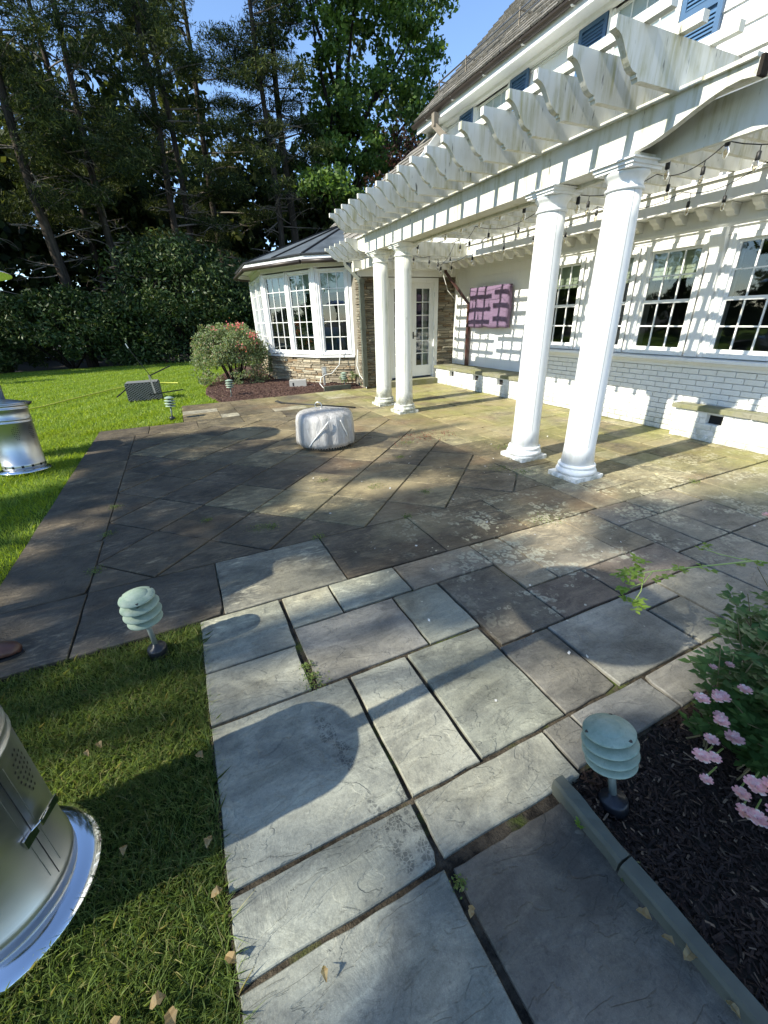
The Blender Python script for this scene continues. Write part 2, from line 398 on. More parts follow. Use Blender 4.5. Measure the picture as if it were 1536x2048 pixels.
M['twig_brown'] = plain('rose_canes', (.16,.13,.06), .7)
M['cane'] = plain('green_cane', (.30,.38,.10), .5)

def mat_steel(name, rough=.28, col=(.62,.63,.62)):
    t = NT(name); n = t.noise(6, t.scale(t.pos(), (1.2,1.2,60)), 4, .6)
    c = t.mix(t.ramp(n, .3, .7, 0, .10), col, tuple(x*.8 for x in col))
    c = t.mix(t.ramp(t.noise(5, detail=5), .62, .8, 0, .35), c, (.25,.24,.2))
    return t.fin(c, t.ramp(n, .3, .7, rough*.85, rough*1.2), 1.0)
M['steel'] = mat_steel('brushed_steel', .36, (.55,.56,.55))
M['steel_shiny'] = mat_steel('polished_steel', .12, (.75,.76,.78))
M['steel_dark'] = plain('dark_holes', (.01,.01,.01), .9)
def mat_verdigris():
    t = NT('verdigris_green_paint'); c = t.mix(t.ramp(t.noise(18, detail=6, rough=.7), .35, .7), (.20,.275,.21), (.32,.385,.305))
    c = t.mix(t.ramp(t.noise(60, detail=4), .60, .72, 0, .5), c, (.12,.17,.14))
    t.bump(t.noise(180, detail=3), .15, .002); return t.fin(c, .55, .0, .4)
M['verdigris'] = mat_verdigris()
M['black_plastic'] = plain('black_plastic', (.016,.018,.022), .35, var=.3, sc=20)
M['grey_post'] = plain('weathered_grey_metal', (.17,.20,.18), .55, .3, var=.3, sc=30)
M['black_metal'] = plain('black_metal', (.02,.02,.02), .5, .2)
M['dark_gutter'] = plain('bronze_gutter', (.045,.035,.028), .45, .3, var=.3)
M['grey_pipe'] = plain('grey_green_downspout', (.11,.12,.095), .5, .2, var=.3)
M['brown_pipe'] = plain('brown_downspout', (.07,.028,.022), .4, .1, var=.25)
M['wood_grey'] = plain('weathered_wood', (.20,.17,.13), .9, var=.3, sc=15, bump=.4)
def mat_roofmetal():
    t = NT('standing_seam_metal'); c = t.mix(t.ramp(t.noise(1.8, detail=6, rough=.65), .3, .7), (.09,.105,.115), (.20,.23,.25))
    return t.fin(c, t.ramp(t.noise(4), .3, .7, .35, .5), .4, .5)
M['roof_metal'] = mat_roofmetal()
M['seam'] = plain('dark_seam', (.02,.022,.024), .5, .3)
def mat_shingle():
    t = NT('weathered_cedar_shingle'); v = t.rnd_off(2); r = t.info()
    c = t.mix(r, (.13,.12,.105), (.26,.245,.215)); c = t.mix(t.ramp(t.noise(9, t.scale(v, (5,5,1)), 5), .4, .7), c, (.32,.30,.265))
    c = t.mix(t.ramp(t.noise(60, t.scale(v, (1,1,1)), 3), .55, .7, 0, .5), c, (.06,.05,.04))
    t.bump(t.noise(14, t.scale(v, (1,7,1)), 6), .8, .02); return t.fin(c, .9, spec=.1)
M['shingle'] = mat_shingle()
M['shutter'] = plain('blue_shutter_paint', (.055,.12,.22), .5, var=.2, sc=8)
M['shutter_slat'] = plain('blue_louver_paint', (.07,.15,.27), .45, var=.15, sc=8)
M['blind'] = plain('pale_green_blind', (.42,.45,.34), .9, var=.08)
M['dark_room'] = plain('dark_interior', (.035,.033,.03), .9)
M['tv_cover'] = None
def mat_cloth(name, col, sc=3, bs=.6):
    t = NT(name); n = t.noise(sc, detail=5, dist=.8)
    c = t.mix(n, tuple(x*.75 for x in col), tuple(min(1,x*1.2) for x in col)); t.bump(t.noise(sc*2.2, detail=4, dist=1.5), bs, .03); return t.fin(c, .75, spec=.3)
M['tv_cover'] = mat_cloth('mauve_cloth', (.17,.115,.185), 4, .5)
def mat_pitcover():
    t = NT('pale_vinyl_cover'); v = t.scale(t.pos(), (9,9,1.6)); n = t.noise(1.6, v, 6, .6, .8)
    c = t.mix(t.ramp(n, .35, .65), (.33,.315,.29), (.50,.485,.455)); c = t.mix(t.ramp(t.noise(22, detail=5, rough=.7), .5, .66, 0, .7), c, (.33,.31,.29))
    t.bump(t.noise(2.2, v, 5, .6, 1.2), .6, .03); return t.fin(c, .35, spec=.5)
M['pit_cover'] = mat_pitcover()
def mat_wicker():
    t = NT('grey_wicker'); c = t.mix(t.noise(40, detail=3), (.10,.105,.10), (.26,.265,.25)); return t.fin(c, .6)
M['wicker'] = mat_wicker()
M['yellow_hose'] = plain('yellow_hose', (.55,.55,.08), .5)
M['white_plastic'] = plain('white_plastic', (.7,.7,.66), .5)
M['grey_box'] = plain('grey_utility_plastic', (.38,.37,.34), .6)
M['dry_leaf'] = mat_leaf('dry_leaves', (.30,.20,.09), (.40,.32,.18), .3, .7, 4)
M['bronze_urn'] = plain('dark_bronze', (.05,.045,.035), .4, .5, var=.4)
M['shoe'] = plain('brown_leather', (.085,.04,.028), .4, var=.5, sc=25, bump=.3)
M['tan_suede'] = plain('tan_suede', (.28,.21,.14), .9, var=.4, sc=60, bump=.6, bsc=120)
M['skin'] = plain('skin', (.50,.33,.25), .55)
M['khaki'] = mat_cloth('khaki_trousers', (.25,.21,.15), 8, .4)
M['navy'] = mat_cloth('navy_shirt', (.04,.06,.11), 8, .4)
def mat_glass(name, tint=(.85,.9,.88), f=1.0):
    t = NT(name); t.n.remove(t.bsdf)
    tr = t.node('ShaderNodeBsdfTransparent'); tr.inputs[0].default_value = (*tint, 1)
    gl = t.node('ShaderNodeBsdfGlossy'); gl.inputs['Roughness'].default_value = .02; gl.inputs[0].default_value = (.95,.98,1,1)
    fr = t.node('ShaderNodeFresnel'); fr.inputs[0].default_value = 1.55
    b = t.node('ShaderNodeBump'); b.inputs['Strength'].default_value = .12; b.inputs['Distance'].default_value = .01
    t.link(t.noise(3, detail=2), b.inputs['Height']); t.link(b.outputs[0], fr.inputs['Normal']); t.link(b.outputs[0], gl.inputs['Normal'])
    mx = t.node('ShaderNodeMixShader'); t.link(t.math('MULTIPLY', fr.outputs[0], 1.8*f, True), mx.inputs[0])
    t.link(tr.outputs[0], mx.inputs[1]); t.link(gl.outputs[0], mx.inputs[2]); t.link(mx.outputs[0], t.out.inputs[0])
    return t.m
M['glass'] = mat_glass('window_glass'); M['bulb_glass'] = mat_glass('bulb_glass', (.9,.85,.75), .8)

# ------------------------------------------------------------------ ground, lawn base, beds
rng = random.Random(5); nr = np.random.RandomState(5)
g = MB().add([(-300,-300,-.20),(300,-300,-.20),(300,300,-.20),(-300,300,-.20)], [(0,1,2,3)]).build('ground', M['soil']); tag(g, kind='structure')
PATX0, PATY1 = -1.345, 7.80
def bed_edge(y):                                   # x of the curved edge of the far bed for y > 9.45
    pts = [(9.45,.66),(9.9,.56),(10.8,.44),(11.9,.52),(13.0,.75),(14.5,1.05),(16.5,1.7),(18,2.6)]
    for (a, xa), (b, xb) in zip(pts, pts[1:]):
        if y <= b: return xa + (xb-xa)*(y-a)/(b-a)
    return 2.6 + (y-18)*1.2
def on_lawn(x, y):
    if y < 2.115: return x < -.195
    if y < PATY1: return x < PATX0
    if y < 9.45: return x < -.12
    return x < bed_edge(y)
# lawn sheet in strips that follow its edges
lm = MB()
def strip(x0, x1, y0, y1, z=-.028): lm.add([(x0,y0,z),(x1,y0,z),(x1,y1,z),(x0,y1,z)], [(0,1,2,3)])
strip(-60, -.20, -20, 2.11); strip(-60, PATX0-.005, 2.11, PATY1); strip(-60, -.125, PATY1, 9.45)
yy = 9.45
while yy < 21.6:
    y2 = yy + .25; lm.add([(-60,yy,-.028),(bed_edge(yy),yy,-.028),(min(40,bed_edge(y2)),y2,-.028),(-60,y2,-.028)], [(0,1,2,3)]); yy = y2

lawn = lm.build('lawn', M['lawn']); tag(lawn, kind='structure')
# joint bed under the paving
jb = MB(); jb.box(-.19, .885, -3, .5855, -.15, -.0163); jb.box(-.19, 1.02, .5855, 2.12, -.15, -.016); jb.box(1.02, 9, .585, 2.12, -.15, -.0165); jb.box(PATX0, 9, 2.12, PATY1, -.15, -.016)
jb.box(-.11, 9, PATY1, 9.46, -.15, -.0165); jb.build('paving_bed', M['joint']); tag(bpy.data.objects['paving_bed'], kind='structure')

# ------------------------------------------------------------------ paving slabs
def slab_mesh(x0, x1, y0, y1, gap=.006, th=.05, seed=0, nseg=None, rough=.0025, z=0.0):
    r = random.Random(seed); x0 += gap; x1 -= gap; y0 += gap; y1 -= gap
    cx, cy = (x0+x1)/2, (y0+y1)/2
    L = nseg or max(2, int(max(x1-x0, y1-y0)/.10)); ring = []
    cs = [(x0,y0),(x1,y0),(x1,y1),(x0,y1)]
    for i in range(4):
        a, b = cs[i], cs[(i+1)%4]
        for k in range(L):
            t = k/L; px = a[0]+(b[0]-a[0])*t; py = a[1]+(b[1]-a[1])*t
            j = rough*(1.0 if k else .6)
            ring.append((px + r.uniform(-j, j) , py + r.uniform(-j, j)))
    # a chipped corner now and then
    if r.random() < .3:
        c = r.randrange(4)*L; dx = cx-ring[c][0]; dy = cy-ring[c][1]; ring[c] = (ring[c][0]+dx*.05, ring[c][1]+dy*.05)
    n = len(ring); tx, ty = r.uniform(-.004,.004), r.uniform(-.004,.004); zo = z + r.uniform(-.002,.002)
    def Z(px, py): return zo + tx*(px-cx)/.6 + ty*(py-cy)/.6
    m = MB(); vs = []
    for (px, py) in ring: vs.append((px-cx, py-cy, -th))
    for (px, py) in ring: vs.append((px-cx, py-cy, Z(px,py)-.0045))
    ins = .0032
    for (px, py) in ring:
        dx, dy = cx-px, cy-py
        vs.append((px-cx+math.copysign(min(ins,abs(dx)),dx), py-cy+math.copysign(min(ins,abs(dy)),dy), Z(px,py)))
    fs = []
    for i in range(n):
        j = (i+1)%n; fs.append((i,j,n+j,n+i)); fs.append((n+i,n+j,2*n+j,2*n+i))
    fs.append(tuple(range(2*n,3*n)))
    m.add(vs, fs); return m, (cx, cy)
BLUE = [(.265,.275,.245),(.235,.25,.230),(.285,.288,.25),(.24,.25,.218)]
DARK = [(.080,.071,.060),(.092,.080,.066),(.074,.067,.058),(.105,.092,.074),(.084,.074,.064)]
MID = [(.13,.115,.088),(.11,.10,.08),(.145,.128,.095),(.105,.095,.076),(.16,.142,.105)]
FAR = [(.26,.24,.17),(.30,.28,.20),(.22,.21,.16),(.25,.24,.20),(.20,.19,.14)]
def put_slab(parent, x0, x1, y0, y1, col, seed, gap=.006, rough=.0025, z=0.0):
    m, c = slab_mesh(x0, x1, y0, y1, gap=gap, seed=seed, rough=rough, z=z)
    me = m.mesh('slab'); me.materials.append(M['paving'])
    o = inst('slab', me, parent, (c[0], c[1], 0)); o.color = (*col, 1); return o
walk = empty('walkway', (.35, .6, 0), kind='structure')
patio = empty('patio', (1, 4, 0), kind='structure')
B = BLUE
near = [  # x0,x1,y0,y1,colour
 (-.185,.415,-.35,.556,B[0]),(-.185,.415,.562,.765,B[1]),(-.185,.415,.772,1.375,B[0]),(.422,.715,.772,1.372,B[2]),(.722,1.148,.778,1.372,B[3]),
 (.422,1.005,.572,.768,B[2]),(.432,.885,-.75,.545,(.155,.142,.122)),(.432,.885,-1.6,-.755,B[1]),(-.185,.42,-1.3,-.355,B[2]),(.275,.860,1.388,1.815,(.235,.232,.22)),(-.185,.255,1.695,2.112,B[1]),
 (-.185,.247,1.383,1.688,B[2]),(.272,.56,1.822,2.112,B[2]),(.566,1.008,1.832,2.112,B[1]),(.868,1.172,1.388,1.822,B[3]),
 (1.014,1.618,1.828,2.112,(.20,.18,.155)),(1.180,1.612,1.218,1.822,(.115,.107,.094)),(1.624,1.878,1.528,2.112,(.25,.22,.17)),(1.884,2.49,1.528,2.112,(.27,.24,.19)),
 (2.496,2.802,1.528,2.112,(.24,.21,.165)),(1.616,2.062,1.224,1.522,(.14,.115,.10)),(2.068,2.80,1.224,1.522,(.18,.15,.13)),
 (2.808,3.09,1.375,1.815,(.19,.18,.16)),(2.808,3.26,1.822,2.112,(.18,.165,.15)),(3.266,3.84,1.822,2.112,(.22,.21,.18)),(3.096,3.40,1.375,1.815,(.2,.19,.165)),
 (3.406,3.86,1.375,1.815,(.2,.19,.17)),(1.154,1.468,.782,1.212,(.15,.144,.13)),(1.474,2.058,.782,1.218,(.25,.25,.235)),
 (2.064,2.345,1.072,1.218,(.2,.2,.19)),(2.064,2.345,.782,1.066,(.22,.22,.2)),(2.351,2.80,.782,1.218,(.23,.225,.2)),
 (1.011,1.158,.592,.772,(.18,.175,.16)),(1.164,1.60,.592,.776,(.20,.20,.195)),(1.606,2.10,.592,.776,(.2,.195,.185)),(2.106,2.80,.592,.776,(.2,.2,.19)),
 (2.806,3.4,.592,1.368,(.22,.21,.19)),(3.406,4.0,.592,1.368,(.2,.19,.17)),(3.866,4.27,1.375,2.1,(.23,.22,.17)),(4.006,4.8,.592,1.368,(.2,.19,.17)),(4.276,4.93,1.375,2.1,(.24,.23,.17)),(4.936,5.7,1.2,2.1,(.24,.23,.17)),
]
for i, (x0,x1,y0,y1,c) in enumerate(near):
    wide = .003 if y0 > .8 else .005
    put_slab(walk if x1 <= 1.2 else patio, x0, x1, y0, y1, c, 100+i, gap=wide, rough=.003)
P1 = .749
# front border row of the patio
for k in range(5):
    c = [(.088,.080,.072),(.17,.175,.168),(.080,.070,.060),(.095,.08,.063),(.13,.115,.085)][k]
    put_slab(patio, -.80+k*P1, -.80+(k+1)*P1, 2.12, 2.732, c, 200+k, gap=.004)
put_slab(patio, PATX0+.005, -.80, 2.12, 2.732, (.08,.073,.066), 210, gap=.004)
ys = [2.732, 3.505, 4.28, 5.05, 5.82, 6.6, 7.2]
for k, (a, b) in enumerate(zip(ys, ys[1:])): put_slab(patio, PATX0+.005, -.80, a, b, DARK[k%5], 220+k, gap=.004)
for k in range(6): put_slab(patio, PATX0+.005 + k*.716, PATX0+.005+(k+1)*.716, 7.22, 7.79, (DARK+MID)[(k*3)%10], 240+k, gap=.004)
# diamond field: X -0.80..2.945, Y 2.732..7.22, squares whose diagonal is P1
def clip(poly, f):
    out = []
    for i in range(len(poly)):
        a, b = poly[i], poly[(i+1)%len(poly)]; fa, fb = f(a), f(b)
        if fa >= 0: out.append(a)
        if (fa >= 0) != (fb >= 0):
            t = fa/(fa-fb); out.append((a[0]+(b[0]-a[0])*t, a[1]+(b[1]-a[1])*t))
    return out
X0, X1, Y0, Y1 = -.797, 2.944, 2.737, 7.216
sd = 300
for i in range(-1, 6):
    for j in range(-1, 14):
        cx = -.80 + P1*(i + (.5 if j % 2 else 0)) + P1/2*0 ; cy = 2.732 + P1/2*j
        h = P1/2 - .010; poly = [(cx-h,cy),(cx,cy-h),(cx+h,cy),(cx,cy+h)]
        for f in (lambda p: p[0]-X0, lambda p: X1-p[0], lambda p: p[1]-Y0, lambda p: Y1-p[1]):
            poly = clip(poly, f) if len(poly) > 2 else []
        if len(poly) < 3: continue
        ar = abs(sum(poly[k][0]*poly[(k+1)%len(poly)][1]-poly[(k+1)%len(poly)][0]*poly[k][1] for k in range(len(poly))))/2
        if ar < .004: continue
        sd += 1; r = random.Random(sd); gx = sum(p[0] for p in poly)/len(poly); gy = sum(p[1] for p in poly)/len(poly)
        n = len(poly); m = MB(); zo = r.uniform(-.002, .002)
        tx, ty = r.uniform(-.004,.004), r.uniform(-.004,.004)
        vs = [(p[0]-gx, p[1]-gy, -.05) for p in poly] + [(p[0]-gx, p[1]-gy, zo-.006) for p in poly]
        vs += [((p[0]-gx)*.985, (p[1]-gy)*.985, zo + tx*(p[0]-gx) + ty*(p[1]-gy)) for p in poly]
        fs = []
        for k in range(n): q = (k+1)%n; fs += [(k,q,n+q,n+k),(n+k,n+q,2*n+q,2*n+k)]
        fs.append(tuple(range(2*n,3*n))); m.add(vs, fs); me = m.mesh('slab'); me.materials.append(M['paving'])
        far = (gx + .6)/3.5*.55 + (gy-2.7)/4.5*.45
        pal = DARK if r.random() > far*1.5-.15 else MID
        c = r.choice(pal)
        if abs(gx-.95) < .5 and abs(gy-3.5) < .45: c = r.choice([(.22,.20,.14),(.18,.165,.12)])
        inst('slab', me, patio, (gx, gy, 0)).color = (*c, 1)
# random ashlar to the right of the diamonds and behind
def ashlar(x0, x1, y0, y1, u, pal, parent, seed, z=0.0):
    r = random.Random(seed); nx = max(1, round((x1-x0)/u)); ny = max(1, round((y1-y0)/u)); ux = (x1-x0)/nx; uy = (y1-y0)/ny
    used = [[0]*ny for _ in range(nx)]; s = seed*1000
    for j in range(ny):
        for i in range(nx):
            if used[i][j]: continue
            w, h = r.choice([(2,2),(3,2),(2,1),(1,2),(2,3),(1,1),(3,1)])
            w = min(w, nx-i); h = min(h, ny-j)
            while any(used[i+a][j] for a in range(w)): w -= 1
            for a in range(w):
                for b in range(h): used[i+a][j+b] = 1
            s += 1
            put_slab(parent, x0+i*ux, x0+(i+w)*ux, y0+j*uy, y0+(j+h)*uy, r.choice(pal), s, gap=.004, rough=.002, z=z)
ashlar(2.95, 5.85, 2.115, 4.3, .29, MID+FAR, patio, 11)
ashlar(2.95, 6.2, 4.3, 7.8, .30, FAR+MID[:2], patio, 12)
ashlar(3.60, 6.2, 7.8, 9.4, .32, FAR, patio, 13)
ashlar(-.11, 3.6, 7.8, 9.44, .31, MID+[(.3,.3,.28)], patio, 14)
put_slab(patio, 2.95, 3.2, 7.22, 7.3, MID[0], 999, z=-.004)
# moss tufts and weeds in the joints (loose plants nobody could count)
def leaf_quads(cen, size, nr, aspect=.55, up=0.0, jit=None):
    n = len(cen); size = np.broadcast_to(np.asarray(size, float), (n,))
    d = nr.normal(size=(n,3)); d[:,2] += up; d /= np.linalg.norm(d, axis=1)[:,None]
    q = nr.normal(size=(n,3)); u = np.cross(d, q); u /= np.linalg.norm(u, axis=1)[:,None]; v = np.cross(d, u)
    L = (size/2)[:,None]; W = L*aspect
    out = np.empty((n,4,3)); out[:,0] = cen-u*L; out[:,1] = cen+v*W; out[:,2] = cen+u*L; out[:,3] = cen-v*W
    return out.reshape(-1,3)
wc = []
spots = [(.262,1.45,.03),(.262,1.40,.05),(.265,1.52,.03),(-.79,4.2,.05),(-.05,3.48,.04),(.33,3.12,.08),(.42,3.1,.05),(-.78,3.6,.05),(-.8,3.0,.05),(2.14,4.2,.05),(2.9,3.3,.1),(3.0,3.1,.12),(.7,2.75,.05),(1.46,2.74,.04),(2.4,2.15,.12),(1.1,3.9,.06),(1.5,3.48,.08),(1.86,3.13,.05),(.9,.30,.03),(.43,.5,.02),(2.5,4.7,.1),(4.2,2.1,.06),(3.4,3.9,.1)]
for (x, y, s) in spots:
    k = int(60 + 900*s); wc.append(np.column_stack([x + nr.normal(0, s*.6, k), y + nr.normal(0, s*.5, k), np.abs(nr.normal(0, .006+s*.06, k))]))
wc = np.concatenate(wc)
o = npmesh('joint_weeds', leaf_quads(wc, .012, nr, .5), 4, M['grass_near']); tag(o, 'tiny green weeds and moss tufts growing in the paving joints', 'weeds', kind='stuff')
# debris: white petals and leaf bits on the paving
dc = []
for _ in range(70):
    x = rng.uniform(.9, 4.5); y = rng.uniform(.8, 4.2); dc.append((x, y, .006))
o = npmesh('fallen_petals', leaf_quads(np.array(dc), nr.uniform(.012,.028,len(dc)), nr, .7, 2.5), 4, plain('pale_petals', (.62,.60,.54), .8)); tag(o, 'small pale fallen petals scattered over the patio stones', 'petals', kind='stuff')
dc = np.column_stack([2.85+nr.normal(0,.22,260), 4.85+nr.normal(0,.13,260), np.full(260,.006)])
o = npmesh('red_debris', leaf_quads(dc, nr.uniform(.012,.035,260), nr, .45, 2.0), 4, plain('red_bark_bits', (.16,.055,.035), .9)); tag(o, 'reddish bits of debris lying on the patio between fire pit and columns', 'debris', kind='stuff')

# ------------------------------------------------------------------ HOUSE
WX = 5.82
house = empty('house', (WX, 4, 0), label='white two-storey house with blue shutters and weathered shingle roof behind the pergola', cat='house')
def part(mb, name, mat, parent=house, **k): return mb.build(name, M[mat] if isinstance(mat, str) else mat, parent)
# wall core
m = MB(); m.box(WX+.03, WX+.25, -1.5, 6.15, -.1, .87); m.box(WX+.03, WX+.25, -1.5, 6.15, 2.20, 2.72)
wins = [(.63,1.27),(1.70,2.34),(2.54,3.18),(3.54,4.18),(4.40,5.04),(5.27,5.90)]
edges = [-1.5] + [e for w in wins for e in (w[0]-.05, w[1]+.05)] + [6.15]
for a, b in zip(edges[::2], edges[1::2]): m.box(WX+.03, WX+.25, a, b, .87, 2.20)
part(m, 'wall', 'mortar')
# ordinary bricks of the wall under the sills
bl, bh = .205, .067
def brick_mesh(l=bl, h=bh, d=.05, s=0):
    r = random.Random(s); b = MB(); e = .004
    def q(v): return v + r.uniform(-.0015, .0015)
    X = 0; l2, h2 = l/2-.003, h/2-.003
    vs = [(d, -l2, -h2),(d, l2, -h2),(d, l2, h2),(d, -l2, h2),
          (e,-l2,-h2),(e,l2,-h2),(e,l2,h2),(e,-l2,h2),
          (q(0),-l2+e,-h2+e),(q(0),l2-e,-h2+e),(q(0),l2-e,h2-e),(q(0),-l2+e,h2-e)]
    fs = []
    for k in range(4): j = (k+1)%4; fs += [(k,j,4+j,4+k),(4+k,4+j,8+j,8+k)]
    fs.append((8,9,10,11)); b.add(vs, fs)
    me = b.mesh('brick'); me.materials.append(M['brick']); return me
bricks = [brick_mesh(s=i) for i in range(4)]
half = [brick_mesh(l=bl/2, s=9)]
cnt = 0
for row in range(12):
    z = .005 + bh*(row+.5); y = 2.0 + (bl/2 if row % 2 else 0)
    while y < 6.12:
        if cnt < 290: inst('brick', rng.choice(bricks), house, (WX, y, z), rot=(0,0,0)); cnt += 1
        y += bl
m = MB()
for row in range(12):
    z = .005 + bh*(row+.5); y = -1.4 + (bl/2 if row % 2 else 0)
    while y < 1.95: m.box(WX, WX+.04, y-bl/2+.005, y+bl/2-.005, z-bh/2+.005, z+bh/2-.005); y += bl
tag(part(m, 'far_brickwork', 'brick'), kind='stuff')
m = MB(); m.box(WX-.004, WX+.03, 1.99, 6.15, .815, .858); part(m, 'sill_course', 'white_trim')
# water table ledge / continuous sill
m = MB(); m.prism([(WX-.11,.895),(WX-.11,.925),(WX+.05,.945),(WX+.05,.86),(WX-.05,.86),(WX-.06,.895)], 'y', -1.5, 6.2); part(m, 'ledge', 'white_trim')
# frieze, mouldings
m = MB(); m.box(WX-.012, WX+.03, -1.5, 6.15, 2.22, 2.50); part(m, 'frieze', 'white_trim')
m = MB(); m.box(WX-.04, WX+.02, -1.5, 6.16, 2.29, 2.315); m.box(WX-.055, WX+.02, -1.5, 6.17, 2.315, 2.33); part(m, 'moulding', 'white_trim')
for a, b in zip(edges[::2], edges[1::2]):
    a2, b2 = max(a, -1.5)+.03, b-.03
    if b2 - a2 < .05: continue
    m = MB(); m.box(WX-.015, WX+.03, a2, b2, .95, 2.215)
    if b2-a2 > .2:
        cy = (a2+b2)/2; w = min(.11, (b2-a2)/2-.03)
        m.box(WX-.06, WX-.016, cy-w, cy+w, .95, 2.20); m.prism([(WX-.062,2.06),(WX-.12,2.20),(WX-.12,2.285),(WX-.062,2.285)], 'y', cy-w-.01, cy+w+.01)
    part(m, 'pilaster', 'white_trim')
# soffit slab over the brackets and brackets
m = MB(); m.box(WX-.27, 6.3, -1.5, 9.26, 2.502, 2.56); part(m, 'soffit', 'white_trim')
bm_ = MB(); bm_.prism([(.25,.0),(.05,.0),(.05,-.02),(.08,-.05),(.13,-.07),(.16,-.105),(.25,-.115)], 'y', -.042, .042)
bm_.box(.035,.20,-.055,.055,-.016,-.002); bme = bm_.mesh('bracket'); bme.materials.append(M['white_trim'])
y = 1.1
while y < 9.1: inst('bracket', bme, house, (WX-.25, y, 2.50)); y += .275
# recessed wall with boards
RX = 6.27
m = MB(); m.box(RX+.02, RX+.2, 6.15, 9.3, -.1, 2.5); m.box(WX+.03, RX+.02, 6.12, 6.149, -.1, 2.5); part(m, 'recess_wall', 'white_board')
for k in range(17):
    z = .02 + k*.148; z1 = min(z+.152, 2.498)
    m = MB(); m.prism([(RX+.021,z),(RX,z),(RX+.012,z1),(RX+.021,z1)], 'y', 6.15, 9.29); part(m, 'siding_board', 'white_board')
m = MB(); m.box(RX-.02, RX+.02, 9.17, 9.29, .4, 2.5); part(m, 'corner_board', 'white_trim')
# upper wall
UX = 5.86
uw = [(4.52,5.36),(7.36,8.20),(1.7,2.54)]
m = MB(); m.box(UX+.03, UX+.2, -1.5, 9.75, 2.56, 5.10); part(m, 'upper_wall', 'white_board')
z = 2.66; k = 0
while z < 4.93:
    z1 = min(z+.205, 4.96)
    segs = [(-1.5, 9.75)]
    for (a, b) in sorted(uw):
        if z1 > 3.80 and z < 4.92:
            s2 = []
            for (p, q) in segs:
                if a-.06 > p and b+.06 < q: s2 += [(p, a-.06), (b+.06, q)]
                else: s2.append((p, q))
            segs = s2
    for (p, q) in segs:
        m = MB(); m.prism([(UX+.028,z),(UX-.006,z),(UX-.001,z+.006),(UX+.018,z1),(UX+.028,z1)], 'y', p, q); part(m, 'siding_board', 'white_board')
    z += .20
m = MB(); m.box(UX-.02, UX+.03, 9.6, 9.78, 2.56, 5.0); part(m, 'corner_board', 'white_trim')
# windows -----------------------------------------------------------
def window(parent, X, y0, y1, z0, z1, cols, rows, name='window', blind=None, sash=True, fw=.05, deep=.06, room=True):
    """opening in a wall facing -X; X is the wall face"""
    w = empty(name, (X, (y0+y1)/2, z0)); w.parent = parent; w.matrix_parent_inverse = world_of(parent).inverted()
    f = MB()
    f.box(X-.03, X+.05, y0-.06, y0, z0-.05, z1+.055); f.box(X-.03, X+.05, y1, y1+.06, z0-.05, z1+.055)
    f.box(X-.03, X+.05, y0, y1, z1, z1+.055); f.box(X-.045, X+.05, y0, y1, z0-.05, z0)
    f.box(X-.045, X-.03, y0-.075, y0-.045, z0-.05, z1+.07); f.box(X-.045, X-.03, y1+.045, y1+.075, z0-.05, z1+.07)
    f.build('frame', M['white_trim'], w)
    gx = X+.02; zm = (z0+z1)/2
    s = MB(); t = .028
    s.box(gx-.012, gx+.014, y0, y0+t, z0, z1); s.box(gx-.012, gx+.014, y1-t, y1, z0, z1)
    s.box(gx-.012, gx+.014, y0+t, y1-t, z0, z0+.04); s.box(gx-.012, gx+.014, y0+t, y1-t, z1-.03, z1)
    if sash: s.box(gx-.02, gx+.014, y0+t, y1-t, zm-.02, zm+.02)
    s.build('sash', M['white_trim'], w)
    for c in range(1, cols):
        yc = y0+(y1-y0)*c/cols; b = MB(); b.box(gx-.008, gx+.010, yc-.008, yc+.008, z0+.04, z1-.03); b.build('muntin', M['white_trim'], w)
    for r in range(1, rows):
        zc = z0+(z1-z0)*r/rows
        if sash and abs(zc-zm) < .05: continue
        b = MB(); b.box(gx-.010, gx+.008, y0+t, y1-t, zc-.008, zc+.008); b.build('muntin', M['white_trim'], w)
    yb = [y0+t] + [y0+(y1-y0)*c/cols for c in range(1, cols)] + [y1-t]; zb = [z0+.04] + [z0+(z1-z0)*r/rows for r in range(1, rows)] + [z1-.03]
    for a, b_ in zip(yb, yb[1:]):
        for c, d in zip(zb, zb[1:]):
            p = MB(); p.add([(gx+.002,a,c),(gx+.002,b_,c),(gx+.002,b_,d),(gx+.002,a,d)], [(0,3,2,1)]); p.build('pane', M['glass'], w, recalc=False)
    if blind:
        b = MB(); n = 24
        for i in range(n):
            ya = y0+.01+(y1-y0-.02)*i/n; yb2 = y0+.01+(y1-y0-.02)*(i+1)/n
            b.box(gx+.07, gx+.08, ya, yb2, z1-blind, z1)
        for q in range(3): b.box(gx+.062, gx+.07, y0+.01, y1-.01, z1-blind+.0+q*.055, z1-blind+.03+q*.055)
        b.build('blind', M['blind'], w)
    return w
for i, (a, b) in enumerate(wins):
    window(house, WX, a, b, 1.0, 2.16, 3, 4, blind=[.3,.3,.02,.33,.33,.33][i] if i != 2 else None)
m = MB(); m.add([(WX+2.2,-1.4,-.1),(WX+2.2,6.1,-.1),(WX+2.2,6.1,2.5),(WX+2.2,-1.4,2.5)],[(0,1,2,3)]); m.add([(WX+.26,-1.4,.02),(WX+2.2,-1.4,.02),(WX+2.2,6.1,.02),(WX+.26,6.1,.02)],[(0,1,2,3)])
m.add([(WX+.26,-1.4,2.49),(WX+2.2,-1.4,2.49),(WX+2.2,6.1,2.49),(WX+.26,6.1,2.49)],[(0,1,2,3)]); m.add([(WX+.26,-1.4,0),(WX+2.2,-1.4,0),(WX+2.2,-1.4,2.5),(WX+.26,-1.4,2.5)],[(0,1,2,3)]); m.add([(WX+.26,6.1,0),(WX+2.2,6.1,0),(WX+2.2,6.1,2.5),(WX+.26,6.1,2.5)],[(0,1,2,3)])
m.build('interior', M['dark_room'], house, recalc=False)
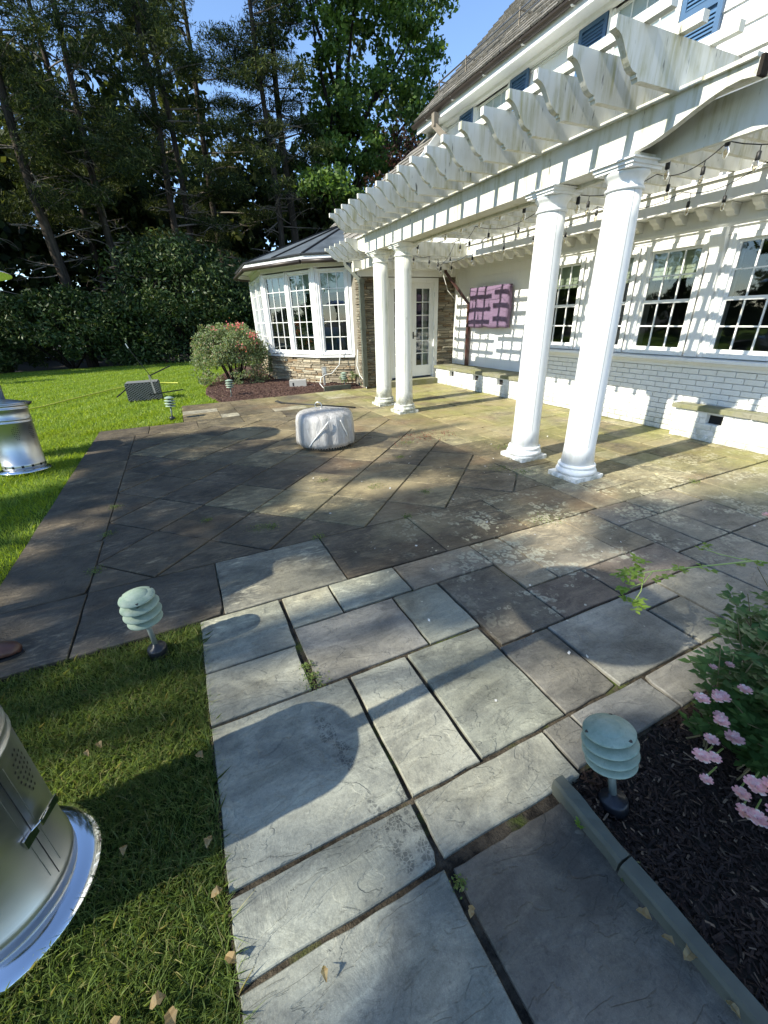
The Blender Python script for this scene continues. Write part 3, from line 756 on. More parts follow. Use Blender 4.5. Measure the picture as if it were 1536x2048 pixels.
def shutter(y0, y1, z0, z1):
    w = empty('shutter', (UX-.03, (y0+y1)/2, z0)); w.parent = house; w.matrix_parent_inverse = world_of(house).inverted()
    f = MB(); X = UX-.05; t = .055
    f.box(X, X+.03, y0, y0+t, z0, z1); f.box(X, X+.03, y1-t, y1, z0, z1); f.box(X, X+.03, y0+t, y1-t, z0, z0+.08); f.box(X, X+.03, y0+t, y1-t, z1-.06, z1)
    zm = z0+(z1-z0)*.5; f.box(X, X+.03, y0+t, y1-t, zm-.035, zm+.035); f.build('stile_frame', M['shutter'], w)
    z = z0+.10
    while z < z1-.08:
        if abs(z-zm) > .05:
            l = MB(); l.prism([(X+.004,z-.014),(X+.008,z-.018),(X+.028,z+.014),(X+.024,z+.018)], 'y', y0+t, y1-t); l.build('louver', M['shutter_slat'], w)
        z += .036
    b = MB(); b.box(X+.028, X+.030, y0+.02, y1-.02, z0+.02, z1-.02); b.build('backing', M['shutter'], w)
for i, (a, b) in enumerate(uw):
    window(house, UX, a, b, 3.86, 4.90, 4, 3, blind=None, sash=True)
    m = MB(); m.box(UX+.031, UX+.035, a, b, 3.86, 4.9); m.build('drawn_shade', M['blind'], house)
for (a, b) in ((3.97,4.43),(5.45,5.90),(6.86,7.28),(8.27,8.70)): shutter(a, b, 3.84, 4.93)
# eaves
m = MB(); m.box(5.53, UX+.03, -1.5, 9.78, 4.965, 4.99); part(m, 'eave_soffit', 'white_trim')
m = MB(); m.box(5.50, 5.528, -1.5, 9.80, 4.93, 5.08); m.box(5.47, 5.499, -1.5, 9.80, 5.04, 5.08); part(m, 'fascia', 'white_trim')
m = MB(); m.box(UX-.03, UX-.002, -1.5, 9.6, 4.90, 4.964); m.prism([(UX-.031,4.964),(UX-.10,4.964),(UX-.09,4.93),(UX-.031,4.91)], 'y', -1.5, 9.6); part(m, 'crown_moulding', 'white_trim')
m = MB(); gp = [(5.455+.06*math.cos(t), 5.075+.06*math.sin(t)) for t in [math.pi+math.pi*k/8 for k in range(9)]] + [(5.455+.05*math.cos(t), 5.077+.05*math.sin(t)) for t in [2*math.pi-math.pi*k/8 for k in range(9)]]
m.prism(gp, 'y', -1.5, 9.85); part(m, 'gutter', 'dark_gutter')
y = .3
while y < 9.7:
    m = MB(); m.prism([(5.40,5.05),(5.45,5.005),(5.53,5.02),(5.53,5.035),(5.45,5.02),(5.412,5.055)], 'y', y, y+.03); part(m, 'gutter_strap', 'white_trim'); y += .9
# main roof: courses of shingles facing -X
def roof_courses(parent, Xa, za, Xb, zb, y0f, y1f, course=.16, name='shingle_course', lenr=(.12,.26), maxn=10):
    L = math.hypot(Xb-Xa, zb-za); ux, uz = (Xb-Xa)/L, (zb-za)/L; n = int(L/course); nx_, nz_ = -uz, ux
    base = MB(); ya, yb = y0f(0), y1f(0); yc, yd = y0f(1), y1f(1)
    base.add([(Xa,ya,za-.02),(Xa,yb,za-.02),(Xb,yd,zb-.02),(Xb,yc,zb-.02)], [(0,1,2,3)])
    base.build('roof_deck', M['shingle'], parent)
    for k in range(n):
        t = k/n; s0 = k*course; s1 = s0+course*1.12; m = MB(); y = y0f(t); ye = y1f(t); r = random.Random(k*7+int(Xa*10))
        while y < ye:
            w = r.uniform(*lenr); y2 = min(ye, y+w-.006); o_ = r.uniform(-.012,.012); th = r.uniform(.022,.034)
            def P(s, h, yy): return (Xa+ux*s+nx_*h, yy, za+uz*s+nz_*h)
            a, b = s0+o_, s1
            m.add([P(a,0,y),P(a,0,y2),P(a,th,y2),P(a,th,y),P(b,.0,y),P(b,.0,y2),P(b,.008,y2),P(b,.008,y)],
                  [(0,1,2,3),(3,2,6,7),(0,3,7,4),(1,5,6,2)])
            y += w
        m.build(name, M['shingle'], parent, recalc=False)
roof = empty('roof', (5.5, 5, 5.05)); roof.parent = house; roof.matrix_parent_inverse = world_of(house).inverted()
roof_courses(roof, 5.44, 5.12, 8.6, 8.05, lambda t: 1.2, lambda t: 9.82, course=.17, lenr=(.10,.2))
m = MB(); m.box(5.7, 9, 9.70, 9.76, 4.0, 4.99); part(m, 'gable_wall', 'white_board')
m = MB(); m.prism([(5.50,4.995),(8.6,7.93),(9,7.93),(9,4.99)], 'y', 9.68, 9.74); part(m, 'gable', 'white_board')
# snow rail on the roof
sr = empty('snow_rail', (5.75, 6, 5.5), label='grey metal snow guard rails on brackets along the roof edge', cat='snow guard')
for h in (.10, .19):
    sr_ = MB(); sr_.tube([(5.86-.02, 1.2, 5.50+h), (5.86-.02, 9.7, 5.50+h)], .014, 6); sr_.build('rail', M['steel'], sr)
for y in (3.0,4.4,5.8,7.2,8.6,9.5):
    b = MB(); b.bar((5.84, y, 5.49), (5.84, y, 5.73), .02, .02); b.bar((5.84, y, 5.70), (6.05, y, 5.70), .02, .02); b.build('rail_bracket', M['wood_grey'], sr)
# downspout stub at roof corner
ds = empty('wooden_downspout', (5.5, 9.2, 4.9), label='short weathered brown box downspout under the upper roof corner', cat='downspout')
m = MB(); m.bar((5.42,8.95,5.0),(5.42,8.95,4.80),.10,.10); m.build('outlet', M['wood_grey'], ds)
m = MB(); m.bar((5.42,8.97,4.82),(5.80,8.55,4.30),.11,.10); m.build('elbow', M['wood_grey'], ds)

# ------------------------------------------------------------------ plinth benches
def bench(y0, y1, xf, xw, label, vents, seed):
    b = empty('brick_bench', (xf, y0, 0), label=label, cat='bench')
    H = .35; rows = 5; rh = H/rows; r = random.Random(seed)
    m = MB(); seg = [y0+.01]
    for v in vents: seg += [v-.09, v+.09]
    seg.append(y1-.01)
    m.box(xf+.012, xw, y0+.012, y1, -.05, rh*3); m.box(xf+.012, xw, y0+.012, y1, rh*4.6, H)
    for a, c in zip(seg[::2], seg[1::2]): m.box(xf+.012, xw, a, c, rh*3, rh*4.6)
    m.box(xw-.05, xw, y0+.02, y1, rh*3, rh*4.6); m.build('bench_core', M['mortar'], b)
    for v in vents:
        m = MB(); m.box(xf+.07, xf+.08, v-.089, v+.089, rh*3+.001, rh*4.6-.001); m.build('vent', M['steel_dark'], b)
    for row in range(rows):
        z = rh*(row+.5); y = y0 + (bl/4 if row%2 else bl/2)
        hit0 = row in (3, 4)
        while y < y1:
            l0, l1 = max(y0+.001, y-bl/2), min(y1, y+bl/2)
            if hit0 and any(l0 < v+.09 and l1 > v-.09 for v in vents):
                for v in vents:
                    if l0 < v-.09 < l1 and v-.09-l0 > .03:
                        m = MB(); m.box(xf, xf+.05, l0+.005, v-.091, z-rh/2+.004, z+rh/2-.004); m.build('brick', M['brick'], b)
                    if l0 < v+.09 < l1 and l1-v-.09 > .03:
                        m = MB(); m.box(xf, xf+.05, v+.091, l1-.005, z-rh/2+.004, z+rh/2-.004); m.build('brick', M['brick'], b)
            else:
                o = inst('brick', r.choice(bricks), b, (xf, (l0+l1)/2, z), scale=(1, max(.05, (l1-l0)/bl), rh/bh))
            y += bl
        # end bricks facing +Y / -Y end
        m = MB(); xx = xf+.055
        while xx < xw-.02:
            x2 = min(xw-.002, xx+.2); m.box(xx, x2, y1-.03, y1+.004, z-rh/2+.004, z+rh/2-.004); xx += .205
        if y1 < 4: m.build('brick', M['brick'], b)
    nc = max(1, round((y1-y0)/.9)); cy = y0-.03
    for k in range(nc):
        c2 = y0-.03 + (y1-y0+.06)*(k+1)/nc; mm, c = slab_mesh(xf-.035, xw-.002, cy, c2, gap=.003, th=.055, seed=seed+k, nseg=10, rough=.004)
        me = mm.mesh('cap_stone'); me.materials.append(M['cap']); inst('cap_stone', me, b, (c[0], c[1], H+.058)); cy = c2
    return b
bench(1.6, 3.30, 5.66, 5.815, 'low painted brick ledge with mossy cap and black vent below the nearest windows', (2.82,), 31)
bench(6.0, 9.15, 5.68, 6.268, 'low white brick bench with mossy cap and square vents beside the glass door', (6.75, 7.55, 8.45), 41)

# ------------------------------------------------------------------ stone wing with door
wing = empty('stone_wing', (5.1, 9.3, 0), label='brown fieldstone wing with shingle roof around the glass door', cat='house wing')
WY = 9.32
def stones_front(parent, x0, x1, z0, z1, y, mat=M['fieldstone'], seed=1, name='stone', lim=[0], maxn=140, axis='y', f=None):
    r = random.Random(seed); z = z0; n = 0
    while z < z1-.01:
        h = min(r.choice([.03,.035,.045,.05,.065]), z1-z); x = x0 + r.uniform(-.02, 0)
        while x < x1-.01:
            w = min(r.uniform(.12, .40), x1-x); 
            if x1-(x+w) < .05: w = x1-x
            pr = r.uniform(0, .035); j = .006; b = MB(); xa, xb = max(x0, x)+j, x+w-j; za, zb = z+j*.7, z+h-j*.7
            if xb-xa > .02 and zb-za > .01:
                q = lambda: r.uniform(-.006,.006); yf = y-.012-pr
                vs = [(xa,y+.03,za),(xb,y+.03,za),(xb,y+.03,zb),(xa,y+.03,zb),(xa+q(),yf+.012,za+q()*.5),(xb+q(),yf+.012,za+q()*.5),(xb+q(),yf+.012,zb+q()*.5),(xa+q(),yf+.012,zb+q()*.5),
                      (xa+.012+q(),yf+q()*.6,za+.008),(xb-.012+q(),yf+q()*.6,za+.008),(xb-.012+q(),yf+q()*.6,zb-.008),(xa+.012+q(),yf+q()*.6,zb-.008)]
                if f: vs = [f(*v) for v in vs]
                fs = []
                for k in range(4): q2 = (k+1)%4; fs += [(k,q2,4+q2,4+k),(4+k,4+q2,8+q2,8+k)]
                fs.append((8,9,10,11)); b.add(vs, fs); b.build(name, mat, parent); n += 1
            x += w
        z += h
    return n
m = MB(); m.box(3.90, 4.46, WY, WY+.3, -.1, 2.52); m.box(5.80, 6.6, WY, WY+.3, -.1, 2.52); m.box(4.46, 5.80, WY, WY+.3, 2.27, 2.52); m.box(3.90, 4.1, WY+.3, 10.4, -.1, 2.52)
m.build('wall', M['stone_joint'], wing)
n1 = stones_front(wing, 3.86, 4.46, 0, 2.30, WY, seed=3); n2 = stones_front(wing, 5.80, 6.52, .35, 2.30, WY, seed=4)
# corner return facing -X
n3 = stones_front(wing, 0, .34, 0, 2.3, 0, seed=5, f=lambda x, y, z: (3.90+y, WY+.02+x, z))
m = MB(); m.box(3.80, 6.6, WY-.03, WY, 2.30, 2.50); m.box(3.78, 6.6, WY-.09, WY-.03, 2.43, 2.50); m.box(3.78, 6.6, WY-.13, WY, 2.50, 2.54); m.build('frieze', M['white_trim'], wing)
door = empty('french_door', (5.13, WY, .15)); door.parent = wing; door.matrix_parent_inverse = world_of(wing).inverted()
m = MB(); m.box(4.46, 4.56, WY-.02, WY+.1, .12, 2.28); m.box(5.70, 5.80, WY-.02, WY+.1, .12, 2.28); m.box(4.56, 5.70, WY-.02, WY+.1, 2.19, 2.28); m.build('frame', M['white_trim'], door)
for (a, b) in ((4.56,5.128),(5.132,5.70)):
    m = MB(); ga, gb = a+.11, b-.11
    m.box(a, ga, WY+.02, WY+.06, .17, 2.19); m.box(gb, b, WY+.02, WY+.06, .17, 2.19); m.box(ga, gb, WY+.02, WY+.06, .17, .42); m.box(ga, gb, WY+.02, WY+.06, 2.07, 2.19)
    m.build('door_leaf', M['white_trim'], door)
    m = MB(); xm = (ga+gb)/2; m.box(xm-.009, xm+.009, WY+.03, WY+.05, .42, 2.07); 
    for k in range(1, 6): zz = .42+1.65*k/6; m.box(ga, gb, WY+.031, WY+.049, zz-.009, zz+.009)
    m.build('muntin', M['white_trim'], door)
    for k in range(6):
        for (u, v) in ((ga, xm-.009), (xm+.009, gb)):
            p = MB(); p.add([(u,WY+.04,.42+1.65*k/6),(v,WY+.04,.42+1.65*k/6),(v,WY+.04,.42+1.65*(k+1)/6),(u,WY+.04,.42+1.65*(k+1)/6)], [(0,1,2,3)]); p.build('pane', M['glass'], door, recalc=False)
m = MB(); m.tube([(5.16,WY+.02,1.08),(5.16,WY-.03,1.08),(5.24,WY-.035,1.08)], .010, 6); m.box(5.145,5.175,WY+.012,WY+.02,1.02,1.17); m.build('handle', M['black_metal'], door)
m = MB(); 
for zz in (.5,1.2,1.9): m.box(5.695,5.705,WY-.028,WY-.02,zz,zz+.09)
m.build('hinge', M['steel'], door)
m = MB(); m.box(4.56, 5.7, WY+.6, WY+.61, .1, 2.2); m.build('interior', M['dark_room'], door)
m = MB(); m.box(5.45, 5.62, WY+.14, WY+.15, .3, 2.1); m.build('curtain', M['blind'], door)
st = MB(); st.box(4.40, 5.66, WY-.28, WY-.02, .0, .13); s_ = st.build('door_step', M['cap'], wing)
# wing roof facing -X with ridge running back
wroof = empty('roof', (3.7, 11, 2.7)); wroof.parent = wing; wroof.matrix_parent_inverse = world_of(wing).inverted()
roof_courses(wroof, 3.62, 2.66, 5.86, 5.00, lambda t: 9.26, lambda t: 9.7+8*(1-t), course=.15, lenr=(.10,.2))
m = MB(); m.prism([(3.9,2.54),(3.70,2.60),(5.85,4.92),(6.6,4.92),(6.6,2.54)], 'y', WY+.02, WY+.1); m.build('gable_wall', M['white_board'], wing)
m = MB(); m.bar((3.60,9.23,2.60),(5.86,9.23,4.96), .04, .12); m.build('rake_board', M['white_trim'], wing)

# ------------------------------------------------------------------ bay window room
bay = empty('bay_window_room', (3.3, 12, 0), label='white many-paned bay window on a low stone base with dark metal roof', cat='bay window')
CN = [(3.90,9.98),(3.20,10.50),(2.35,12.20),(2.45,14.40),(3.6,15.6)]
SZ, HZ = .70, 2.60
def facetM(A, Bp):
    d = Vector((Bp[0]-A[0], Bp[1]-A[1], 0)); L = d.length; d.normalize(); x = d.cross(Vector((0,0,1)))
    return Matrix(((x.x, d.x, 0, A[0]), (x.y, d.y, 0, A[1]), (0,0,1,0), (0,0,0,1))), L
def xf_mb(m, T): m.v = [tuple(T @ Vector(v)) for v in m.v]; return m
Pw = world_of(bay); Pi = Pw.inverted()
nwin = [1, 2, 2, 1]
for fi in range(4):
    T, L = facetM(CN[fi], CN[fi+1]); nw = nwin[fi]
    m = MB(); m.box(.03, .2, 0, L, -.1, SZ-.04); xf_mb(m, T).build('base_wall', M['stone_joint'], bay)
    if fi < 3: stones_front(bay, 0, L, 0.0, SZ-.05, 0, M['fieldstone_sunlit'], seed=60+fi, f=lambda x, y, z: tuple(T @ Vector((y+.02, x, z))))
    m = MB(); m.box(-.07, .15, -.02, L+.02, SZ-.045, SZ); xf_mb(m, T).build('sill', M['white_trim'], bay)
    m = MB(); m.box(-.01, .12, 0, L, HZ-.03, 2.78); m.box(-.04, -.01, 0, L, 2.70, 2.76); xf_mb(m, T).build('frieze', M['white_trim'], bay)
    m = MB(); m.box(-.03, .10, -.055, .055, SZ, HZ-.03); xf_mb(m, T).build('corner_post', M['white_trim'], bay)
    w = (L-.12)/nw
    for k in range(nw):
        a = .06+w*k+.07; b = .06+w*(k+1)-.07
        wnd = window(bay, 0, a, b, SZ+.07, HZ-.12, 3, 5, sash=False, blind=.42 if fi < 3 else None)
        wnd.matrix_parent_inverse = Pi @ T @ Pw @ wnd.matrix_parent_inverse
        m = MB(); m.box(.005, .10, a-.07, a-.055, SZ, HZ-.03); m.box(.005,.10,b+.055,b+.07,SZ,HZ-.03); xf_mb(m, T).build('mullion', M['white_trim'], bay)
m = MB(); m.add([(5.2,10.2,0),(5.2,16,0),(5.2,16,2.7),(5.2,10.2,2.7)],[(0,1,2,3)]); m.add([(p[0]*.97+.12,p[1],.3) for p in CN]+[(5.2,15.6,.3),(5.2,10.2,.3)],[tuple(range(7))]); m.add([(p[0]+.1,p[1],2.70) for p in CN]+[(5.2,15.6,2.70),(5.2,10.2,2.70)],[tuple(range(7))])
m.build('interior', M['dark_room'], bay, recalc=False)
m = MB(); m.box(3.3,3.9,11.2,12.6,1.05,1.1); m.box(3.9,4.0,11.2,12.6,.5,1.3); m.build('sofa', M['shutter'], bay)
# roof
apex = Vector((5.0, 12.3, 3.86)); off = .36
def outward(i):
    ns = []
    for (A, Bp) in ((CN[i-1], CN[i]) if i > 0 else (None, None), (CN[i], CN[i+1]) if i < 4 else (None, None)):
        if A is None: continue
        d = Vector((Bp[0]-A[0], Bp[1]-A[1], 0)).normalized(); ns.append(-d.cross(Vector((0,0,1))))
    n = sum(ns, Vector((0,0,0))).normalized(); return n / max(.5, n.dot(ns[0]))
EV = []
for i in range(5):
    n = outward(i); EV.append(Vector((CN[i][0], CN[i][1], 0)) + n*off)
EV[0] = Vector((3.72, 9.74, 0))
EZ = 2.80
for i in range(4):
    a = EV[i].copy(); b = EV[i+1].copy(); a.z = b.z = EZ
    m = MB(); up = Vector((0,0,.03)); m.add([a, b, apex, a-up, b-up], [(0,1,2),(0,3,4,1)]); m.build('roof_panel', M['roof_metal'], bay, recalc=False)
    L = (b-a).length; ns = max(1, round(L/.9))
    for k in range(0, ns+1):
        p = a.lerp(b, k/ns); q = p.lerp(apex, .98 if k in (0, ns) else .80)
        if k in (0, ns): q = apex
        s = MB(); s.bar(p+Vector((0,0,.012)), q+Vector((0,0,.012)), .028, .035)
        if k < ns or i == 3: s.build('roof_seam', M['seam'], bay)
    c, d = CN[i], CN[i+1]
    m = MB(); m.add([a-up, b-up, (d[0], d[1], EZ-.075), (c[0], c[1], EZ-.075)], [(0,1,2,3)]); m.build('soffit', M['white_trim'], bay, recalc=False)
    ai = a-up*1.2; bi = b-up*1.2
    m = MB(); m.bar(ai-Vector((0,0,.055)), bi-Vector((0,0,.055)), .02, .10); m.build('fascia', M['white_trim'], bay)
    n = (b-a).normalized().cross(Vector((0,0,1))); g0 = ai-n*.06-Vector((0,0,.11)); g1 = bi-n*.06-Vector((0,0,.11))
    m = MB(); m.tube([g0, g1], .045, 8); m.build('gutter', M['dark_gutter'], bay)
    m = MB(); m.bar(a+Vector((0,0,-.005))-n*.02, b+Vector((0,0,-.005))-n*.02, .05, .03); m.build('drip_edge', M['seam'], bay)
# downspout of the bay, floodlight
dsp = empty('bay_downspout', (3.8, 9.3, 0), label='grey green downspout with elbows running down the stone corner beside the bay window', cat='downspout')
m = MB(); m.bar((3.62,9.58,2.70),(3.66,9.50,2.48),.085,.07); m.bar((3.66,9.50,2.50),(3.84,9.24,2.22),.085,.07); m.build('elbow', M['grey_pipe'], dsp)
m = MB(); m.bar((3.85,9.24,2.24),(3.85,9.24,.06),.10,.075); m.build('pipe', M['grey_pipe'], dsp)
for zz in (2.2, 1.3, .45): m = MB(); m.box(3.79,3.91,9.19,9.30,zz-.02,zz+.02); m.build('strap', M['grey_pipe'], dsp)
fl = empty('floodlight', (3.62, 9.3, 2.65), label='small twin floodlight under the bay roof corner beside the pergola', cat='floodlight')
for dx in (-.07, .07):
    m = MB(); m.lathe([(.02,.0),(.05,.05),(.055,.10)], n=14); m.v = [tuple(Vector((3.58+dx, 9.32, 2.66)) + Matrix.Rotation(2.2,3,'X') @ Vector(v)) for v in m.v]; m.build('lamp_head', M['grey_pipe'], fl)
m = MB(); m.box(3.5,3.68,9.34,9.38,2.66,2.72); m.build('mount', M['grey_pipe'], fl)
bp = empty('brown_downspout', (6.15, 8.9, 0), label='reddish brown downspout running diagonally then down the white wall to the bench', cat='downspout')
m = MB(); m.bar((5.76,9.0,2.62),(5.78,9.0,2.36),.07,.055); m.bar((5.78,9.02,2.40),(6.20,8.62,1.70),.07,.055); m.build('elbow', M['brown_pipe'], bp)
m = MB(); m.bar((6.20,8.62,1.74),(6.20,8.62,.41),.07,.06); m.build('pipe', M['brown_pipe'], bp)
m = MB(); m.tube([(5.74,8.98,2.66),(5.72,8.97,2.3),(5.80,8.9,2.0),(5.95,8.8,1.80)], .008, 5); m.build('loose_wire', M['white_plastic'], bp)

# ------------------------------------------------------------------ PERGOLA
pg = empty('pergola', (3.4, 5, 0), label='white wooden pergola on four round columns with scroll-cut rafter ends', cat='pergola')
BX0, BX1, BZ0, BZ1 = 3.24, 3.52, 2.485, 2.735
def og(): pass
# outer plank with scroll ends, inner plank, bottom board, top moulding
def ogee_end(y0, s):   # outline of plank end in (y,z) running outwards from y0 in direction s
    pts = [(0,BZ0),(.06,BZ0-.01),(.10,BZ0+.03)]
    for k in range(1, 9):
        t = k/8; pts.append((.10+.62*t, BZ0+.03+.155*(t*t*(3-2*t))))
    pts += [(.80,BZ0+.17),(.80,BZ1)]
    return [(y0+s*p, z) for p, z in pts]
poly = [(y, z) for (y, z) in ogee_end(7.45, 1)] + list(reversed([(y, z) for (y, z) in ogee_end(2.72, -1)]))
m = MB()
def strip_prism(pts_low, x0, x1, ztop):
    mm = MB()
    for (ya, za), (yb, zb) in zip(pts_low, pts_low[1:]):
        if abs(ya-yb) < 1e-6: continue
        mm.add([(x0,ya,za),(x1,ya,za),(x1,yb,zb),(x0,yb,zb),(x0,ya,ztop),(x1,ya,ztop),(x1,yb,ztop),(x0,yb,ztop)],
               [(0,1,2,3),(4,7,6,5),(0,3,7,4),(1,5,6,2)])
    a, b = pts_low[0], pts_low[-1]
    mm.add([(x0,a[0],a[1]),(x1,a[0],a[1]),(x1,a[0],ztop),(x0,a[0],ztop)], [(0,1,2,3)]); mm.add([(x0,b[0],b[1]),(x1,b[0],b[1]),(x1,b[0],ztop),(x0,b[0],ztop)], [(0,3,2,1)])
    return mm
low = sorted([(y, z) for (y, z) in ogee_end(2.72, -1)[:-1]], key=lambda p: p[0]) + [(y, z) for (y, z) in ogee_end(7.45, 1)[:-1]]
strip_prism(low, BX0, BX0+.05, BZ1).build('beam', M['white_pergola'], pg)
m = MB(); m.box(BX0-.004, BX0+.06, 1.905, 1.925, BZ0+.17, BZ1+.01); m.build('rotten_end', M['bark_dark'], pg)
m = MB(); m.box(BX1-.05, BX1, 1.2, 7.70, BZ0-.02, BZ1-.03); m.build('beam', M['white_pergola'], pg)
m = MB(); m.box(BX0+.051, BX1-.051, 2.62, 7.6, BZ0+.004, BZ0+.03); m.build('beam_soffit', M['white_pergola'], pg)
m = MB(); m.box(BX0-.03, BX1+.02, 1.93, 8.24, BZ1+.001, BZ1+.022); m.build('beam_cap', M['white_pergola'], pg)
# ledger on the house
m = MB(); m.box(WX-.04, WX-.014, -1.0, 6.1, 2.52, 2.72); m.box(WX-.30, WX-.272, -1.0, 9.2, 2.50, 2.70); m.box(WX-.33, WX-.25, -1.0, 9.2, 2.702, 2.728); m.build('ledger', M['white_trim'], pg)
# rafters with scroll tails
def rafter_mesh(xtip, x1, z0, z1, name='rafter'):
    h = z1-z0; p = [(0, h), (0, h*.78), (.012, h*.75)]
    for k in range(1, 13):
        t = k/12; x = .012+.20*t; z = h*(.75-.62*(.5-.5*math.cos(math.pi*t))*1.0)
        if t < .5: z = h*(.75) - h*.62*(.5-.5*math.cos(math.pi*t))
        p.append((x, z))
    p += [(.225, h*.115), (.227, h*.05), (.24, h*.045), (.248, h*.0-.006), (.262, h*0.-.004), (.266, 0)]
    m = MB(); th = .021; pts = p + [(x1-xtip, 0)]
    for (xa, za), (xb, zb) in zip(pts, pts[1:]):
        if abs(xa-xb) < 1e-6:
            m.add([(xa,-th,za),(xa,th,za),(xa,th,zb),(xa,-th,zb)], [(0,1,2,3)]); continue
        m.add([(xa,-th,za),(xb,-th,zb),(xb,-th,h),(xa,-th,h)], [(0,1,2,3)]); m.add([(xa,th,za),(xb,th,zb),(xb,th,h),(xa,th,h)], [(0,3,2,1)])
        m.add([(xa,-th,za),(xa,th,za),(xb,th,zb),(xb,-th,zb)], [(0,1,2,3)]); m.add([(xa,-th,h),(xa,th,h),(xb,th,h),(xb,-th,h)], [(0,3,2,1)])
    e = x1-xtip; m.add([(e,-th,0),(e,th,0),(e,th,h),(e,-th,h)], [(0,1,2,3)])
    me = m.mesh(name); me.materials.append(M['white_pergola'])
    import bmesh
    bm = bmesh.new(); bm.from_mesh(me); bmesh.ops.remove_doubles(bm, verts=bm.verts, dist=1e-5); bmesh.ops.recalc_face_normals(bm, faces=bm.faces); bm.to_mesh(me); bm.free()
    return me
rme = rafter_mesh(2.575, 5.74, 0, .24)
for k in range(18):
    inst('rafter', rme, pg, (2.575+rng.uniform(-.008,.008), 2.375+.292*k, 2.735), rot=(rng.uniform(-.012,.012), 0, rng.uniform(-.003,.003)))
# purlins across the top
pm = MB(); pm.box(-.026, .026, 0, 5.32, 0, .052); pme = pm.mesh('purlin'); pme.materials.append(M['white_pergola'])
for k in range(10): inst('purlin', pme, pg, (2.82+.305*k, 2.20+rng.uniform(-.02,.02), 2.976), rot=(0, 0, rng.uniform(-.002,.002)))
# lower cross rafters at the far end
rme2 = rafter_mesh(2.98, 5.7, 0, .22, 'low_rafter')
for k in range(8): m = MB(); x_ = 3.35+.305*k; m.box(x_-.024, x_+.024, 7.62, 9.12, 2.742, 2.79); m.build('purlin', M['white_pergola'], pg)
for y in (7.86, 8.14, 8.42, 8.70, 8.98): inst('low_rafter', rme2, pg, (3.02, y, 2.52))
m = MB(); m.box(3.62, 3.68, 7.76, 9.15, 2.36, 2.515); m.build('side_beam', M['white_pergola'], pg)
m = MB(); m.box(3.45, 5.6, 8.62, 8.67, 2.38, 2.50); m.build('side_beam', M['white_pergola'], pg)
# columns
def column(x, y, mat):
    c = empty('column', (x, y, 0)); c.parent = pg; c.matrix_parent_inverse = world_of(pg).inverted()
    m = MB(); s = .178; m.box(x-s, x+s, y-s, y+s, -.02, .045); m.build('plinth', mat, c)
    m = MB(); m.lathe([(.165,.045),(.180,.052),(.190,.075),(.180,.098),(.165,.103),(.165,.112),(.172,.116),(.176,.128),(.170,.142),(.155,.146)], (x, y), 40); m.build('torus_base', mat, c)
    m = MB(); n = 12; pr = []
    for k in range(n+1):
        t = k/n; pr.append((.140 - .016*t**1.7 + (.012*(1-t*12) if t < .083 else 0), .146+2.169*t))
    m.lathe(pr, (x, y), 40); m.build('shaft', mat, c)
    m = MB()
    for a_ in (2.2, 3.3, 4.4, 5.5):
        for (ra, za), (rb, zb) in zip(pr[1:], pr[2:]): m.bar((x+(ra+.0002)*math.cos(a_), y+(ra+.0002)*math.sin(a_), za), (x+(rb+.0002)*math.cos(a_), y+(rb+.0002)*math.sin(a_), zb), .0022, .0022)
    tag(m.build('stave_joints', M['stave'], c), kind='stuff')
    m = MB(); m.lathe([(.124,2.315),(.136,2.318),(.140,2.328),(.136,2.338),(.125,2.341),(.124,2.378),(.128,2.382),(.130,2.388),(.140,2.398),(.152,2.412),(.158,2.427),(.150,2.434)], (x, y), 40); m.build('capital', mat, c)
    m = MB(); s = .172; m.box(x-s+.012, x+s-.012, y-s+.012, y+s-.012, 2.433, 2.452); m.box(x-s, x+s, y-s, y+s, 2.452, 2.475); m.box(x-s-.02, x+s+.02, y-s-.02, y+s+.02, 2.475, 2.484); m.build('abacus', mat, c)
    return c
for (x, y) in ((3.385,2.77),(3.385,3.51)): column(x, y, M['white_column'])
for (x, y) in ((3.40,6.47),(3.40,7.28)): column(x, y, M['white_column_far'])
# string lights ----------------------------------------------------------
def string_light(pts, label, nb):
    s = empty('string_lights', pts[0], label=label, cat='string lights', group=None)
    path = []
    for a, b in zip(pts, pts[1:]):
        a, b = Vector(a), Vector(b); sag = .045 + .05*(b-a).length
        for k in range(8):
            t = k/8; p = a.lerp(b, t); p.z -= sag*4*t*(1-t); path.append(p)
    path.append(Vector(pts[-1]))
    m = MB(); m.tube(path, .0042, 5, cap=False); m.build('cable', M['black_metal'], s, recalc=False)
    tot = len(path); r = random.Random(nb)
    for i in range(nb):
        p = path[min(tot-1, int((i+.5)*tot/nb))]; L = r.uniform(.03, .09)
        m = MB(); m.tube([p, p-Vector((r.uniform(-.01,.01),0,L))], .004, 4); m.lathe([(.006,-L),(.016,-L-.005),(.018,-L-.055),(.014,-L-.06)], (0,0), 10)
        m.v = [(v[0]+p.x, v[1]+p.y, v[2]+p.z) if abs(v[0]) < .1 and abs(v[1]) < .1 else v for v in m.v]
        m.build('socket', M['black_metal'], s, recalc=False)
        m = MB(); m.lathe([(.010,-L-.06),(.022,-L-.085),(.023,-L-.10),(.012,-L-.125),(.002,-L-.13)], (0,0), 10); m.v = [(v[0]+p.x, v[1]+p.y, v[2]+p.z) for v in m.v]
        m.build('bulb', M['bulb_glass'], s, recalc=False)
ZR = 2.71
string_light([(3.62,7.15,2.42),(3.75,6.4,ZR),(3.70,5.6,ZR),(3.68,4.8,ZR),(3.66,4.0,ZR-.05),(3.66,3.3,2.56),(3.75,2.5,ZR-.05),(3.9,1.8,ZR)], 'black string lights hanging just inside the columned beam of the pergola', 14)
